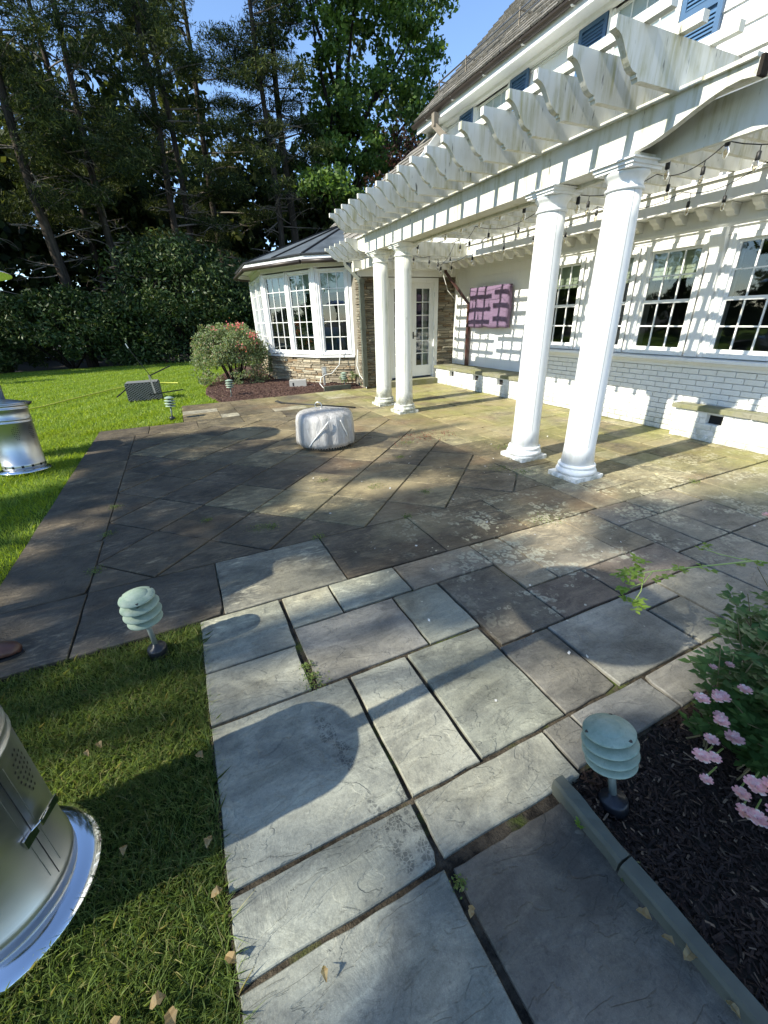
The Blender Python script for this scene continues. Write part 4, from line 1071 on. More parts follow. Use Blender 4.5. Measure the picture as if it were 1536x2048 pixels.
string_light([(5.5,8.9,2.50),(4.9,7.3,ZR),(4.5,6.2,ZR),(4.75,5.2,ZR),(4.4,4.3,ZR),(4.7,3.5,ZR),(4.4,2.7,ZR),(4.8,1.9,ZR)], 'black string lights zigzagging under the middle of the pergola rafters', 14)
string_light([(5.45,8.6,2.50),(5.3,7.0,ZR),(5.45,5.8,ZR-.04),(5.3,4.7,ZR),(5.45,3.7,ZR-.05),(5.35,2.9,ZR),(5.4,2.0,ZR)], 'black string lights hanging close to the house wall under the pergola', 11)
string_light([(3.45,7.5,2.45),(4.2,7.9,2.6),(5.0,8.1,2.6),(5.55,8.8,2.5)], 'short run of black string lights crossing in front of the glass door', 6)

# ------------------------------------------------------------------ covered TV on the recessed wall
tv = empty('covered_tv', (6.15, 7.87, 1.25), label='wall-mounted television under a mauve cloth cover, hung beside the brown downspout', cat='television')
m = MB(); ny, nz = 22, 14; vs = []; r = random.Random(3)
y0, y1, z0, z1 = 7.22, 8.46, 1.24, 2.02
for side, xb in ((0, 6.09), (1, 6.20)):
    for j in range(nz+1):
        for i in range(ny+1):
            u, v = i/ny, j/nz; e = min(u, 1-u, v, 1-v)*8; dep = -.016*min(1, e) + .005*math.sin(u*19+v*5)*min(1,e)+.004*math.sin(v*23-u*7)*min(1,e)
            vs.append((xb + (dep if side == 0 else 0), y0+(y1-y0)*u+.012*math.sin(v*9), z0+(z1-z0)*v+.012*math.sin(u*14)*(1 if j==0 else .3)))
W = ny+1; N0 = W*(nz+1); fs = []
for j in range(nz):
    for i in range(ny): a = j*W+i; fs.append((a, a+W, a+W+1, a+1)); fs.append((N0+a, N0+a+1, N0+a+W+1, N0+a+W))
for i in range(ny): fs.append((i, i+1, N0+i+1, N0+i)); a = nz*W+i; fs.append((a, N0+a, N0+a+1, a+1))
for j in range(nz): a = j*W; fs.append((a, N0+a, N0+a+W, a+W)); a = j*W+ny; fs.append((a, a+W, N0+a+W, N0+a))
m.add(vs, fs, True); m.build('cover', M['tv_cover'], tv)
m = MB(); m.box(6.20, 6.268, 7.55, 8.1, 1.45, 1.8); m.build('wall_mount', M['black_metal'], tv)

# ------------------------------------------------------------------ path lights (pagoda lamps)
def path_light():
    t = empty('path_light', (0,0,0))
    def disk(r, z, name='shade'):
        m = MB(); m.lathe([(.012,z-.004),(r*.55,z-.010),(r,z-.020),(r,z-.0175),(r*.96,z-.011),(r*.55,z+.002),(.012,z+.006)], n=32); m.build(name, M['verdigris'], t)
    m = MB(); m.lathe([(.002,.402),(.03,.400),(.052,.392),(.056,.386),(.056,.380),(.05,.378)], n=28); m.build('cap', M['verdigris'], t)
    for z, r in ((.390,.086),(.341,.093),(.292,.093),(.246,.086)): disk(r, z)
    m = MB(); m.lathe([(.050,.222),(.052,.228),(.022,.236),(.020,.385)], n=24); m.build('core', M['grey_post'], t)
    for k in range(3):
        m = MB(); a = .6+2.1*k; m.lathe([(.008,.362),(.009,.378),(.007,.382)], (.075*math.cos(a), .075*math.sin(a)), 8); m.build('screw', M['black_metal'], t)
    m = MB(); m.lathe([(.0135,.0),(.0135,.235)], n=14); m.build('post', M['grey_post'], t)
    m = MB(); m.lathe([(.048,-.03),(.050,.022),(.044,.034),(.020,.040),(.014,.055)], n=22); m.build('base', M['black_plastic'], t)
    return t
pl0 = path_light()
pls = [((-.39,1.97,0), .92, .03, 'green pagoda path light standing in the grass at the near patio corner'),
       ((1.044,.468,-.035), .94, 0, 'large green pagoda path light standing in dark mulch beside the pink roses'),
       ((-.28,8.20,0), .95, .05, 'green pagoda path light in the lawn near the wicker box'),
       ((.93,9.95,0), .95, .0, 'green pagoda path light in the far mulch bed beside the rose bush'),
       ((3.50,9.72,0), .90, .0, 'short green pagoda path light at the stone corner by the bay window')]
for i, (loc, sc, tl, lb) in enumerate(pls):
    o = pl0 if i == 0 else copy_tree(pl0)
    o.location = loc; o.scale = (sc, sc, sc); o.rotation_euler = (tl, -tl, i*1.3)
    if i == 1: o.scale = (.93,.93,.78); o.rotation_euler = (-.27, -.02, 0)
    tag(o, lb, 'path light', 'pagoda path lights')

# ------------------------------------------------------------------ patio heaters
def heater(label, slots):
    t = empty('patio_heater', (0,0,0), label=label, cat='patio heater')
    m = MB(); m.lathe([(.262,.0),(.268,.006),(.262,.018),(.235,.034),(.205,.042)], n=64); m.build('base_plate', M['steel_shiny'], t)
    m = MB(); m.lathe([(.205,.042),(.207,.10),(.203,.103),(.203,.555),(.207,.558),(.207,.566),(.203,.569),(.203,.59),(.206,.593),(.206,.60),(.203,.603),(.203,.70),(.207,.703),(.207,.715),(.203,.718),(.203,.742),(.206,.745),(.206,.757),(.198,.760)], n=64); m.build('body', M['steel'], t)
    m = MB(); m.lathe([(.200,.760),(.190,.775),(.14,.795),(.06,.812),(.035,.815)], n=48); m.build('shoulder', M['steel'], t)
    m = MB(); m.lathe([(.030,.81),(.030,1.82),(.05,1.83),(.05,1.86)], n=20); m.build('pole', M['steel'], t)
    m = MB(); m.lathe([(.05,1.86),(.085,1.90),(.10,2.03),(.09,2.06)], n=28); m.build('burner', M['steel_dark'], t)
    m = MB(); m.lathe([(.43,2.055),(.435,2.062),(.42,2.075),(.27,2.135),(.12,2.165),(.02,2.17)], n=48); m.build('reflector', M['steel_shiny'], t)
    # door seam with panel lines, latch, vent holes
    def cyl(a0, a1, z0, z1, r0, r1, name, mat, n=10):
        m = MB(); vs = []
        for k in range(n+1):
            a = a0+(a1-a0)*k/n
            for (r, z) in ((r0,z0),(r1,z0),(r1,z1),(r0,z1)): vs.append((r*math.cos(a), r*math.sin(a), z))
        fs = [(4*k+i, 4*k+(i+1)%4, 4*k+4+(i+1)%4, 4*k+4+i) for k in range(n) for i in range(4)] + [(0,1,2,3),(4*n+3,4*n+2,4*n+1,4*n)]
        m.add(vs, fs); return m.build(name, mat, t)
    for sgn in (0,):
        a = -.35
        cyl(a-.004, a+.004, .10, .55, .2035, .2045, 'door_gap', M['steel_dark'], 1)
        cyl(a+.10, a+.106, .13, .53, .204, .2055, 'raised_line', M['steel'], 1); cyl(a-.106, a-.10, .13, .53, .204, .2055, 'raised_line', M['steel'], 1)
        lm_ = MB(); rr = .207; c, s_ = math.cos(a), math.sin(a); up = Vector((0,0,1)); ra = Vector((c,s_,0)); ta = Vector((-s_,c,0))
        lm_.obox(Vector((rr*c, rr*s_, .30))-ta*.012, ta, ra, up, .022, .003, .016); lm_.obox(Vector((rr*c, rr*s_, .31))+ta*.05+ra*.012, ta, (ra+up*.3).normalized(), up, .034, .002, .013)
        lm_.tube([Vector((rr*c,rr*s_,.30))-ta*.01+up*.012, Vector((rr*c,rr*s_,.303))+ta*.02+ra*.012+up*.012, Vector((rr*c,rr*s_,.31))+ta*.05+ra*.014+up*.010], .0025, 6)
        lm_.build('latch', M['steel_shiny'], t)
    for base in (.02, -.85, 1.6, 2.6, 3.8, 4.6):
        m = MB(); 
        for i, w in enumerate((2,4,5,5,5,4,3,2)):
            for j in range(w):
                a = base+(j-(w-1)/2)*.075 + (.037 if i % 2 else 0)*0; z = .52-.02*i; r_ = .2042; ct = Vector((r_*math.cos(a), r_*math.sin(a), z)); ta = Vector((-math.sin(a), math.cos(a), 0)); up = Vector((0,0,1))
                vs = [ct + ta*.0045*math.cos(q) + up*.0045*math.sin(q) for q in [2*math.pi*k/7 for k in range(7)]]; m.add(vs, [tuple(range(7))])
        m.build('vent_holes', M['steel_dark'], t, recalc=False)
    m = MB()
    for k in range(14):
        a = 2*math.pi*k/14; m = MB(); ct = Vector((.2075*math.cos(a), .2075*math.sin(a), .072)); ta = Vector((-math.sin(a), math.cos(a), 0)); up = Vector((0,0,1)); m.add([ct-ta*.012-up*.014, ct+ta*.012-up*.014, ct+ta*.012+up*.014, ct-ta*.012+up*.014], [(0,1,2,3)])
        if slots: m.build('air_slot', M['steel_dark'], t, recalc=False)
    return t
h1 = heater('nearest stainless steel patio heater standing in the shaded grass at the left edge', False); h1.location = (-.80, 1.07, -.02)
h2 = heater('farther stainless steel patio heater on the sunny lawn in front of a dark urn', True); h2.location = (-1.885, 6.08, -.02); h2.rotation_euler = (0,.085,1.3)
urn = empty('garden_urn', (-2.08, 6.75, 0), label='dark bronze garden urn with wide rim behind the far patio heater', cat='urn')
m = MB(); m.lathe([(.19,0),(.20,.04),(.10,.08),(.07,.16),(.12,.22),(.20,.28),(.225,.34),(.20,.42),(.17,.48),(.19,.56),(.26,.62),(.30,.645),(.305,.66),(.29,.665),(.22,.60),(.17,.52)], (-2.08,6.75), 40); m.build('bowl', M['bronze_urn'], urn)
m = MB(); m.lathe([(.001,.52),(.172,.52)], (-2.08,6.75), 24); m.build('soil', M['soil'], urn)

# ------------------------------------------------------------------ fire pit under its cover
fp = empty('fire_pit', (1.57, 5.2, 0), label='round fire pit wrapped in a stained pale vinyl cover in the middle of the patio', cat='fire pit')
def wob(t, z): 
    return 1 + .022*math.sin(9*t+1) * (1-z) + .014*math.sin(17*t+2) + (.03*math.sin(5*t)*max(0, .2-z)*4)
m = MB(); pr = [(.372,.045),(.377,.10),(.372,.22),(.364,.34),(.352,.40),(.325,.436),(.25,.452),(.12,.462),(.03,.466),(.001,.467)]
m.lathe(pr, (1.57,5.2), 96, wob=wob); m.build('cover', M['pit_cover'], fp)
m = MB(); m.lathe([(.33,.0),(.335,.035),(.33,.06)], (1.57,5.2), 48); m.build('metal_base', M['steel'], fp)
m = MB()
for k in range(60):
    a = 2*math.pi*k/60; ct = Vector((1.57+.3365*math.cos(a), 5.2+.3365*math.sin(a), .028)); ta = Vector((-math.sin(a), math.cos(a), 0)); up = Vector((0,0,1)); m.add([ct-ta*.009-up*.009, ct+ta*.009-up*.009, ct+ta*.009+up*.009, ct-ta*.009+up*.009], [(0,1,2,3)])
m.build('air_holes', M['steel_dark'], fp, recalc=False)
m = MB()
def strapline(a0, z0, a1, z1):
    return [Vector((1.57+.383*wob(a0+(a1-a0)*k/10, .2)*math.cos(a0+(a1-a0)*k/10), 5.2+.383*wob(a0+(a1-a0)*k/10, .2)*math.sin(a0+(a1-a0)*k/10), z0+(z1-z0)*k/10)) for k in range(11)]
m.tube(strapline(-2.5,.06,-1.75,.38), .008, 6); m.tube(strapline(-1.35,.38,-1.1,.16), .007, 6); m.build('strap', M['white_plastic'], fp)
pk = empty('poker', (1.57,5.2,.47), label='black steel log grabber lying across the top of the covered fire pit', cat='fire tool')
m = MB(); A = Vector((1.16,5.52,.53)); Bv = Vector((1.93,5.00,.475)); m.tube([A, Bv], .009, 8)
dv = (Bv-A).normalized(); sd_ = Vector((-dv.y, dv.x, 0))
m.tube([A, A-dv*.05+sd_*.025, A-dv*.13+sd_*.03+Vector((0,0,.02))], .007, 6); m.tube([A, A-dv*.05-sd_*.02, A-dv*.13-sd_*.02+Vector((0,0,.02))], .007, 6); m.build('shaft', M['black_metal'], pk)
hd = empty('ring_handle', (0,0,0)); m = MB(); cc = Vector((1.52,5.26,.50)); m.tube([cc + dv*.045*math.cos(q) + Vector((0,0,1))*.045*math.sin(q) for q in [2*math.pi*k/18 for k in range(19)]], .007, 6, cap=False); bpy.data.objects.remove(hd); m.build('ring', M['steel'], pk, recalc=False)

# ------------------------------------------------------------------ wicker box, metal stand, hose
wb = empty('wicker_box', (-.80,10.95,0), label='grey woven wicker box lying on the lawn under a metal stand', cat='wicker box')
TB = Matrix.Translation((-.80,10.98,0)) @ Matrix.Rotation(-.04,4,'Z')
m = MB(); m.box(-.32,.32,-.21,.21,-.02,.36); xf_mb(m, TB).build('box_core', M['soil'], wb)
m = MB()
for r_ in range(15):
    z = .012+.0235*r_
    for (p0, p1, n_) in (((-.325,-.215),(.325,-.215),18),((.325,-.215),(.325,.215),12),((-.325,.215),(-.325,-.215),12)):
        for k in range(n_):
            if (k+r_) % 2: continue
            a = Vector((p0[0]+(p1[0]-p0[0])*k/n_, p0[1]+(p1[1]-p0[1])*k/n_, z)); b = Vector((p0[0]+(p1[0]-p0[0])*(k+1.15)/n_, p0[1]+(p1[1]-p0[1])*(k+1.15)/n_, z)); m.bar(a, b, .014, .019)
xf_mb(m, TB); tag(m.build('woven_sides', M['wicker'], wb), kind='stuff')
for k in range(11):
    m = MB(); x = -.315+.0575*k; m.box(x, x+.053, -.215, .215, .361, .372); xf_mb(m, TB).build('top_band', M['wicker'], wb)
stn = empty('metal_stand', (-.6,10.6,0), label='thin black metal stand with white-tipped rod leaning on the wicker box', cat='metal stand')
def seg(a, b, w=.022, nm='arm', mt='black_metal'): m = MB(); m.bar(a, b, w, w); m.build(nm, M[mt], stn)
seg((-.56,10.66,.44),(-.86,10.6,1.08),.013,'rod'); seg((-.86,10.6,1.08),(-.89,10.6,1.17),.018,'white_tip','white_plastic')
seg((-.62,10.70,.50),(-.17,10.9,.66)); seg((-.62,10.70,.52),(-.58,10.62,.14),.028,'post','steel'); seg((-.70,10.62,.12),(-.01,10.70,.16)); seg((-1.33,10.66,.12),(-1.12,10.75,.26),.02,'foot')
hs = empty('garden_hose', (-2,11,0), label='yellow garden hose lying across the lawn behind the far heater', cat='hose')
m = MB(); m.tube([(-4.2,9.6,.03),(-3.34,10.4,.03),(-2.71,11.0,.03),(-2.3,11.75,.035),(-1.7,12.9,.03),(-1.41,13.3,.03),(-.5,13.54,.03),(-.1,13.3,.02)], .016, 6); m.build('hose_line', M['yellow_hose'], hs, recalc=False)

# ------------------------------------------------------------------ right-hand kerb stones, far kerb, utility things
for i, (p, q, lb) in enumerate([((.868,.585),(.862,.325),'short grey bluestone kerb piece at the path corner next to the green path light'),((.862,.318),(.872,-.6),'long grey bluestone kerb stone edging the mulch in the lower right corner')]):
    m = MB(); a = Vector((*p,0)); b = Vector((*q,0)); d = (b-a).normalized(); n = Vector((-d.y, d.x, 0)); L = (b-a).length; r = random.Random(i); vs = []; k_ = 8
    for k in range(k_+1):
        c = a+d*L*k/k_; j = lambda: r.uniform(-.0025,.0025)
        w0, w1 = -.0+j(), .048+j()
        for (u, z) in ((w0,-.08),(w0+.001,.036),(w0+.008+j(),.048+j()),(w1-.006+j(),.050+j()),(w1,.040),(w1,-.08)): vs.append(c+n*u+Vector((0,0,z)))
    fs = [(6*k+i2, 6*k+(i2+1)%6, 6*k+6+(i2+1)%6, 6*k+6+i2) for k in range(k_) for i2 in range(6)] + [(0,1,2,3,4,5),tuple(range(6*k_+5, 6*k_-1, -1))]
    m.add(vs, fs); tag(m.build('kerb_stone', M['kerb']), lb, 'kerb stone', 'kerb stones along the right mulch bed')
m = MB(); m.box(2.93,3.58,9.50,9.56,-.05,.10); tag(m.build('kerb_stone', M['kerb']), 'flat grey kerb stone edging the far mulch bed below the bay window', 'kerb stone')
ub = empty('utility_box', (2.58,10.4,0), label='grey rectangular utility box lying in the far mulch by the bay base', cat='utility box')
m = MB(); m.obox((2.56,10.42,.10), Vector((.87,-.30,0)).normalized(), Vector((.30,.87,0)).normalized(), Vector((0,0,1)), .20,.12,.09); m.build('housing', M['grey_box'], ub)
m = MB(); m.obox((2.42,10.345,.10), Vector((.87,-.30,0)).normalized(), Vector((.30,.87,0)).normalized(), Vector((0,0,1)), .02,.004,.04); m.build('socket', M['black_metal'], ub)
m = MB(); m.obox((2.83,10.32,.03), Vector((1,-.1,0)).normalized(), Vector((.1,1,0)).normalized(), Vector((0,0,1)), .10,.05,.02); m.build('loose_lid', M['white_plastic'], ub)
op = empty('outlet_post', (3.1,10.1,0), label='small outdoor outlet on a post with a white cord beside the bay window', cat='outlet')
m = MB(); m.box(3.11,3.15,10.08,10.12,0,.35); m.build('post', M['grey_box'], op); m = MB(); m.box(3.08,3.18,10.03,10.08,.30,.48); m.build('outlet_cover', M['grey_box'], op); m = MB(); m.box(3.10,3.16,10.02,10.03,.33,.45); m.build('socket_face', M['white_plastic'], op)
m = MB(); m.tube([(3.62,10.1,1.35),(3.57,10.06,.72),(3.5,10.0,.5),(3.3,10.0,.32),(3.14,10.02,.30),(3.02,9.98,.25),(2.95,9.9,.12),(3.0,9.8,.03)], .010, 6); m.build('cord', M['white_plastic'], op, recalc=False)
m = MB(); m.tube([(3.80,9.5,.85),(3.74,9.45,.5),(3.78,9.4,.3),(3.86,9.3,.15),(3.85,9.2,.02)], .012, 6); tag(m.build('white_conduit', M['white_plastic'], recalc=False), 'loose white conduit hanging down the stone corner next to the downspout', 'cord')

# ------------------------------------------------------------------ plants
def crown(name, mat, cen, size, parent, aspect=.5, up=0., seed=0):
    r = np.random.RandomState(seed); return npmesh(name, leaf_quads(cen, size, r, aspect, up), 4, M[mat], parent)
def blob(r, c, rad, n, shell=.55):
    d = r.normal(size=(n,3)); d /= np.linalg.norm(d, axis=1)[:,None]
    k = r.uniform(shell**3, 1, n)**(1/3.); return np.asarray(c) + d*k[:,None]*np.asarray(rad)
def limb(m, a, b, r0, r1, n=6, bend=.15, rr=None):
    rr = rr or rng; a = Vector(a); b = Vector(b); L = (b-a).length
    o = Vector((rr.uniform(-1,1), rr.uniform(-1,1), rr.uniform(-.5,1)))*bend*L
    pts = [a.lerp(b, t) + o*4*t*(1-t)*.5 for t in [k/4 for k in range(5)]]
    m.tube(pts, r0, n, r2=r1, cap=False)
def pine(x, y, h, label, seed, rad=2.6, z0=4.0, nb=44, dens=1.0, trunk=.22, cat='tree', group=None, dead=12, sizek=1.0, name='pine_tree'):
    r = random.Random(seed); nr_ = np.random.RandomState(seed); t = empty(name, (x,y,0), label=label, cat=cat)
    if group: t['group'] = group
    m = MB(); pts = [Vector((x+.12*math.sin(k*.9+seed), y+.1*math.cos(k*.7), h*k/10-.2)) for k in range(11)]; m.tube(pts, trunk, 9, r2=trunk*.22); m.build('trunk', M['bark'], t, recalc=False)
    br = MB(); cen = []; axs = []
    for k in range(nb):
        z = z0 + (h-z0)*(k/nb)**.9; R = rad*(1-.55*((z-z0)/(h-z0))**1.3)*r.uniform(.55,1.1); a = r.uniform(0, 2*math.pi)
        s = Vector((x,y,z)); e = s + Vector((math.cos(a)*R, math.sin(a)*R, r.uniform(-.1,.28)*R)); limb(br, s, e, .045, .012, 4, .12, r)
        nc = int(r.uniform(3,6)*R/1.6)+1
        for q in range(nc):
            tt = r.uniform(.35, 1.05); c = s.lerp(e, tt) + Vector((r.uniform(-.35,.35), r.uniform(-.35,.35), r.uniform(-.15,.25)))
            n = int(135*dens); cen.append(blob(nr_, c, (r.uniform(.45,.85), r.uniform(.45,.85), r.uniform(.16,.32)), n, .1))
    for k in range(dead):
        z = r.uniform(max(2, z0-2.5), z0+3); a = r.uniform(math.pi*.9, math.pi*2.1); R = r.uniform(1.0, 2.4); s = Vector((x,y,z)); e = s+Vector((math.cos(a)*R, math.sin(a)*R, r.uniform(-.6,.3)))
        limb(br, s, e, .03, .008, 4, .2, r)
        for q in range(5):
            p = s.lerp(e, r.uniform(.4,1)); limb(br, p, p+Vector((r.uniform(-.7,.7), r.uniform(-.7,.7), r.uniform(-.5,.4))), .012, .004, 3, .4, r)
    br.build('branches', M['twig'], t, recalc=False)
    cen = np.concatenate(cen); crown('crown', 'pine', cen, nr_.uniform(.12,.27,len(cen))*sizek, t, .15, 0, seed)
    return t
pine(-3.65, 24, 19, 'tall pine with pale grey bare lower trunk at the far left above the hedge', 1, trunk=.24, z0=5.6, rad=3.0)
pine(-1.5, 24.5, 20, 'slim pine leaning among the left trees, second from the left edge', 2, trunk=.18, z0=4.8, rad=2.8)
pine(1.25, 25, 21, 'pine trunk of a close pair rising behind the middle of the dark hedge, left one', 3, trunk=.19, z0=4.6, rad=3.2)
pine(1.80, 25.6, 20, 'right one of the close pair of pine trunks behind the middle of the hedge', 4, trunk=.18, z0=5.0, rad=2.8)
pine(5.9, 24.5, 20, 'pine with bare trunk and dead twigs just left of the leafy tree', 5, trunk=.18, z0=6.6, rad=2.7)
pine(6.75, 25, 19, 'dark pine trunk standing right beside the bare-trunked pine near the leafy tree', 6, trunk=.24, z0=8.4, rad=2.3)
pine(-6.6, 23, 17, 'dense pine cut by the left edge of the picture', 7, trunk=.28, z0=3.5, rad=3.0)
pine(3.6, 29, 22, 'background pine seen between the trunk pair and the bare-trunked pine', 8, trunk=.20, z0=4, rad=3.4)
pine(-2.8, 31, 22, 'background pine high behind the left trees', 9, trunk=.20, z0=5, rad=3.6)
def broad(x, y, h, label, seed, clumps, nleaf, leaf, mat, trunk=.3, size=(.16,.30), name='broadleaf_tree', shell=.5, cat='tree', bark='bark_dark'):
    r = random.Random(seed); nr_ = np.random.RandomState(seed); t = empty(name, (x,y,0), label=label, cat=cat)
    m = MB(); m.tube([Vector((x+.2*math.sin(k), y, h*k/8-.2)) for k in range(9)], trunk, 9, r2=trunk*.2)
    cen = []
    for (cx, cy, cz, rx, ry, rz) in clumps:
        limb(m, (x, y, max(1.5, cz*.62)), (cx, cy, cz), trunk*.35, .04, 5, .12, r)
        vol = (rx*ry*rz)**(2/3.)
        for q in range(int(6*vol)+3):
            d = Vector((r.gauss(0,1), r.gauss(0,1), r.gauss(0,1))).normalized()*r.uniform(.5,1.0)
            c = (cx+d.x*rx, cy+d.y*ry, cz+d.z*rz); s = r.uniform(.45,.9); cen.append(blob(nr_, c, (s, s, s*.6), nleaf, .2))
    m.build('trunk', M[bark], t, recalc=False)
    cen = np.concatenate(cen); crown('crown', mat, cen, nr_.uniform(size[0], size[1], len(cen)), t, .6, .3, seed); return t
broad(10.2, 26, 17, 'large bright green leafy tree beside the house roof', 21, [(8.6,25,14.5,2.0,2,2.2),(11,25,15.5,2.4,2,2.0),(13.6,25.5,14.2,2.0,2,2.2),(9.2,25,11.2,1.9,2,1.8),(12.2,25,11.5,2.3,2,1.8),(8.6,24.6,8.6,1.5,1.5,1.1),(10.8,25,9.2,2.0,1.6,1.2),(15.0,26,15.6,1.3,1.5,1.8),(14.6,26,11.8,1.2,1.5,1.5),(7.6,26,16.5,1.8,2,1.8),(11,27,18.2,3,2,1.8)], 95, .2, 'maple', trunk=.36)
broad(8.6, 22.6, 7.5, 'light green young tree low in front of the trunks left of the copper tree', 22, [(7.9,22.4,7.0,1.2,1,.75),(9.2,22.6,6.3,1.0,1,.7)], 75, .2, 'maple', trunk=.14)
broad(12.3, 24, 10, 'copper red leaved tree rising behind the shingle roof', 23, [(12.0,23.5,8.9,1.2,1.2,1.1),(13.4,24,8.4,1.3,1.2,1.0),(11.2,23,7.0,1.0,1,1.1),(9.6,22.5,5.4,1.5,1,1.1),(10.6,23.4,5.6,1.3,1,1.2)], 70, .2, 'copper', trunk=.16, size=(.12,.22))
broad(-8.4, 22, 9, 'dark reddish tree at the far left edge behind the heater', 24, [(-7.0,22,5.2,1.2,1.2,1.5),(-8.2,22,7.4,1.6,1.4,1.4),(-6.6,22.5,8.2,1.0,1,1.0)], 60, .2, 'copper', trunk=.2, size=(.12,.22))
# far woods closing the view under the crowns
nr2 = np.random.RandomState(77); cen = []
for k in range(820):
    x = nr2.uniform(-24, 30); y = nr2.uniform(31, 38); z = nr2.uniform(0, 9.5) if k % 2 else 14.5*nr2.uniform(0, 1)**1.2*(1+.22*math.sin(x*.9)+.18*math.sin(x*2.1+2)); cen.append(blob(nr2, (x,y,z), (1.5,1.3,1.1), 130, .2))
cen = np.concatenate(cen); o = npmesh('distant_wood', leaf_quads(cen, nr2.uniform(.35,.7,len(cen)), nr2, .6), 4, M['pine']); tag(o, 'dark wood closing the garden far behind the hedge', 'wood', kind='stuff')
# rhododendron hedge
def shrub(name, label, cx, cy, rx, ry, h, n, mat, size, seed, cat='shrub', asp=.38, nst=8, group=None, lump=.22, low=.42):
    r = random.Random(seed); nr_ = np.random.RandomState(seed); t = empty(name, (cx,cy,0), label=label, cat=cat)
    m = MB()
    for k in range(nst):
        a = 2*math.pi*k/nst; limb(m, (cx+.1*math.cos(a), cy+.1*math.sin(a), -.05), (cx+rx*.6*math.cos(a), cy+ry*.6*math.sin(a), h*r.uniform(.6,.85)), .035*h/2, .01, 5, .15, r)
    m.build('stems', M['bark_dark'], t, recalc=False)
    cen = []; nc = max(14, int(n/110))
    for k in range(nc):
        a = r.uniform(0, 2*math.pi); e = math.asin(r.uniform(-.15, 1)); k2 = r.uniform(.72, 1.0)
        c = (cx+rx*k2*math.cos(a)*math.cos(e), cy+ry*k2*math.sin(a)*math.cos(e), h*.45 + h*.55*k2*math.sin(e)) if r.random() > low else (cx+rx*k2*math.cos(a), cy+ry*k2*math.sin(a), r.uniform(.04,.5)*h)
        s = lump*h*r.uniform(.5, 1.1); cen.append(blob(nr_, c, (s,s,s*.7), int(n/nc), .3))
    cen = np.concatenate(cen); cen[:,2] = np.maximum(cen[:,2], .03)
    crown('foliage', mat, cen, nr_.uniform(size[0], size[1], len(cen)), t, asp, .25, seed); return t
shrub('rhododendron', 'tall dark rhododendron with scattered lit leaves, biggest mound of the hedge', .9, 22.4, 3.2, 1.7, 4.7, 24000, 'rhodo', (.12,.24), 31)
shrub('rhododendron', 'dark rhododendron filling the hedge just left of the bay window', 4.9, 22.6, 2.6, 1.6, 3.9, 17000, 'rhodo', (.12,.24), 32)
shrub('rhododendron', 'low dark green shrub in deep shade at the left end of the hedge', -4.0, 22.3, 3.0, 1.5, 2.9, 16000, 'rhodo', (.12,.22), 33)
shrub('rhododendron', 'dark shrub at the left frame edge behind the sunny lawn', -8.6, 21.8, 2.4, 1.5, 3.2, 10000, 'rhodo', (.12,.22), 34)
# rose bush by the bay
rb = shrub('rose_bush', 'rounded pale green rose bush with coral blooms in front of the bay window', 1.30, 12.3, .92, .80, 1.45, 17000, 'rose_leaf_far', (.04,.08), 41, nst=16, lump=.17, asp=.5, low=.3)
nr3 = np.random.RandomState(9); cc = []
for (x, y, z, n) in ((1.55,11.75,1.42,34),(1.83,11.65,1.20,40),(1.50,11.45,.95,16),(.95,11.9,1.40,10),(1.3,11.9,1.44,12),(1.9,11.8,.98,16),(1.45,11.7,.7,6)):
    cc.append(np.column_stack([x+nr3.normal(0,.055,n), y+nr3.normal(0,.06,n), z+nr3.normal(0,.05,n)]))
crown('blossoms', 'petal_red', np.concatenate(cc), .055, rb, .8, 0, 5)
shrub('ground_cover', 'small yellow-green plants and dry leaves at the foot of the stone corner', 3.72, 9.78, .34, .22, .34, 700, 'rose_leaf_far', (.03,.06), 43, cat='plant', nst=5)

# unseen trees to the left, crowns shaped so their shade dapples chosen ground
Dg = np.array([1.0, SUN_AZ_DY, -math.tan(rad(SUN_EL))])
def shade_tree(x, y, h, label, seed, patches, mat='maple', low=None, trunk=.32):
    r = random.Random(seed); nr_ = np.random.RandomState(seed); t = empty('shade_tree', (x,y,0), label=label, cat='tree')
    m = MB(); m.tube([Vector((x, y, h*k/8-.2)) for k in range(9)], trunk, 9, r2=trunk*.2); cen = []
    for (gx, gy, sx, sy, n, cov) in patches:
        for q in range(n):
            px = gx + sx*r.uniform(-1,1); py = gy + sy*r.uniform(-1,1)
            if ((px-gx)/sx)**2 + ((py-gy)/sy)**2 > 1: continue
            dx = px - (x + r.uniform(-2.2, 2.2)); c = np.array([px, py, 0]) - Dg*dx
            cen.append(blob(nr_, c, (.34,.34,.22), int(cov*1.55), .2))
        c0 = np.array([gx, gy, 0]) - Dg*(gx-x); limb(m, (x, y, c0[2]*.75), tuple(c0), .07, .02, 5, .1, r)
    for (cx, cy, cz, rx, rz, n) in (low or []):
        cen.append(blob(nr_, (cx,cy,cz), (rx,rx,rz), n, .3)); limb(m, (x,y,max(1,cz*.6)), (cx,cy,cz), .08, .02, 5, .1, r)
    m.build('trunk', M['bark_dark'], t, recalc=False); cen = np.concatenate(cen)
    crown('crown', mat, cen, nr_.uniform(.14,.26,len(cen)), t, .6, .3, seed); return t
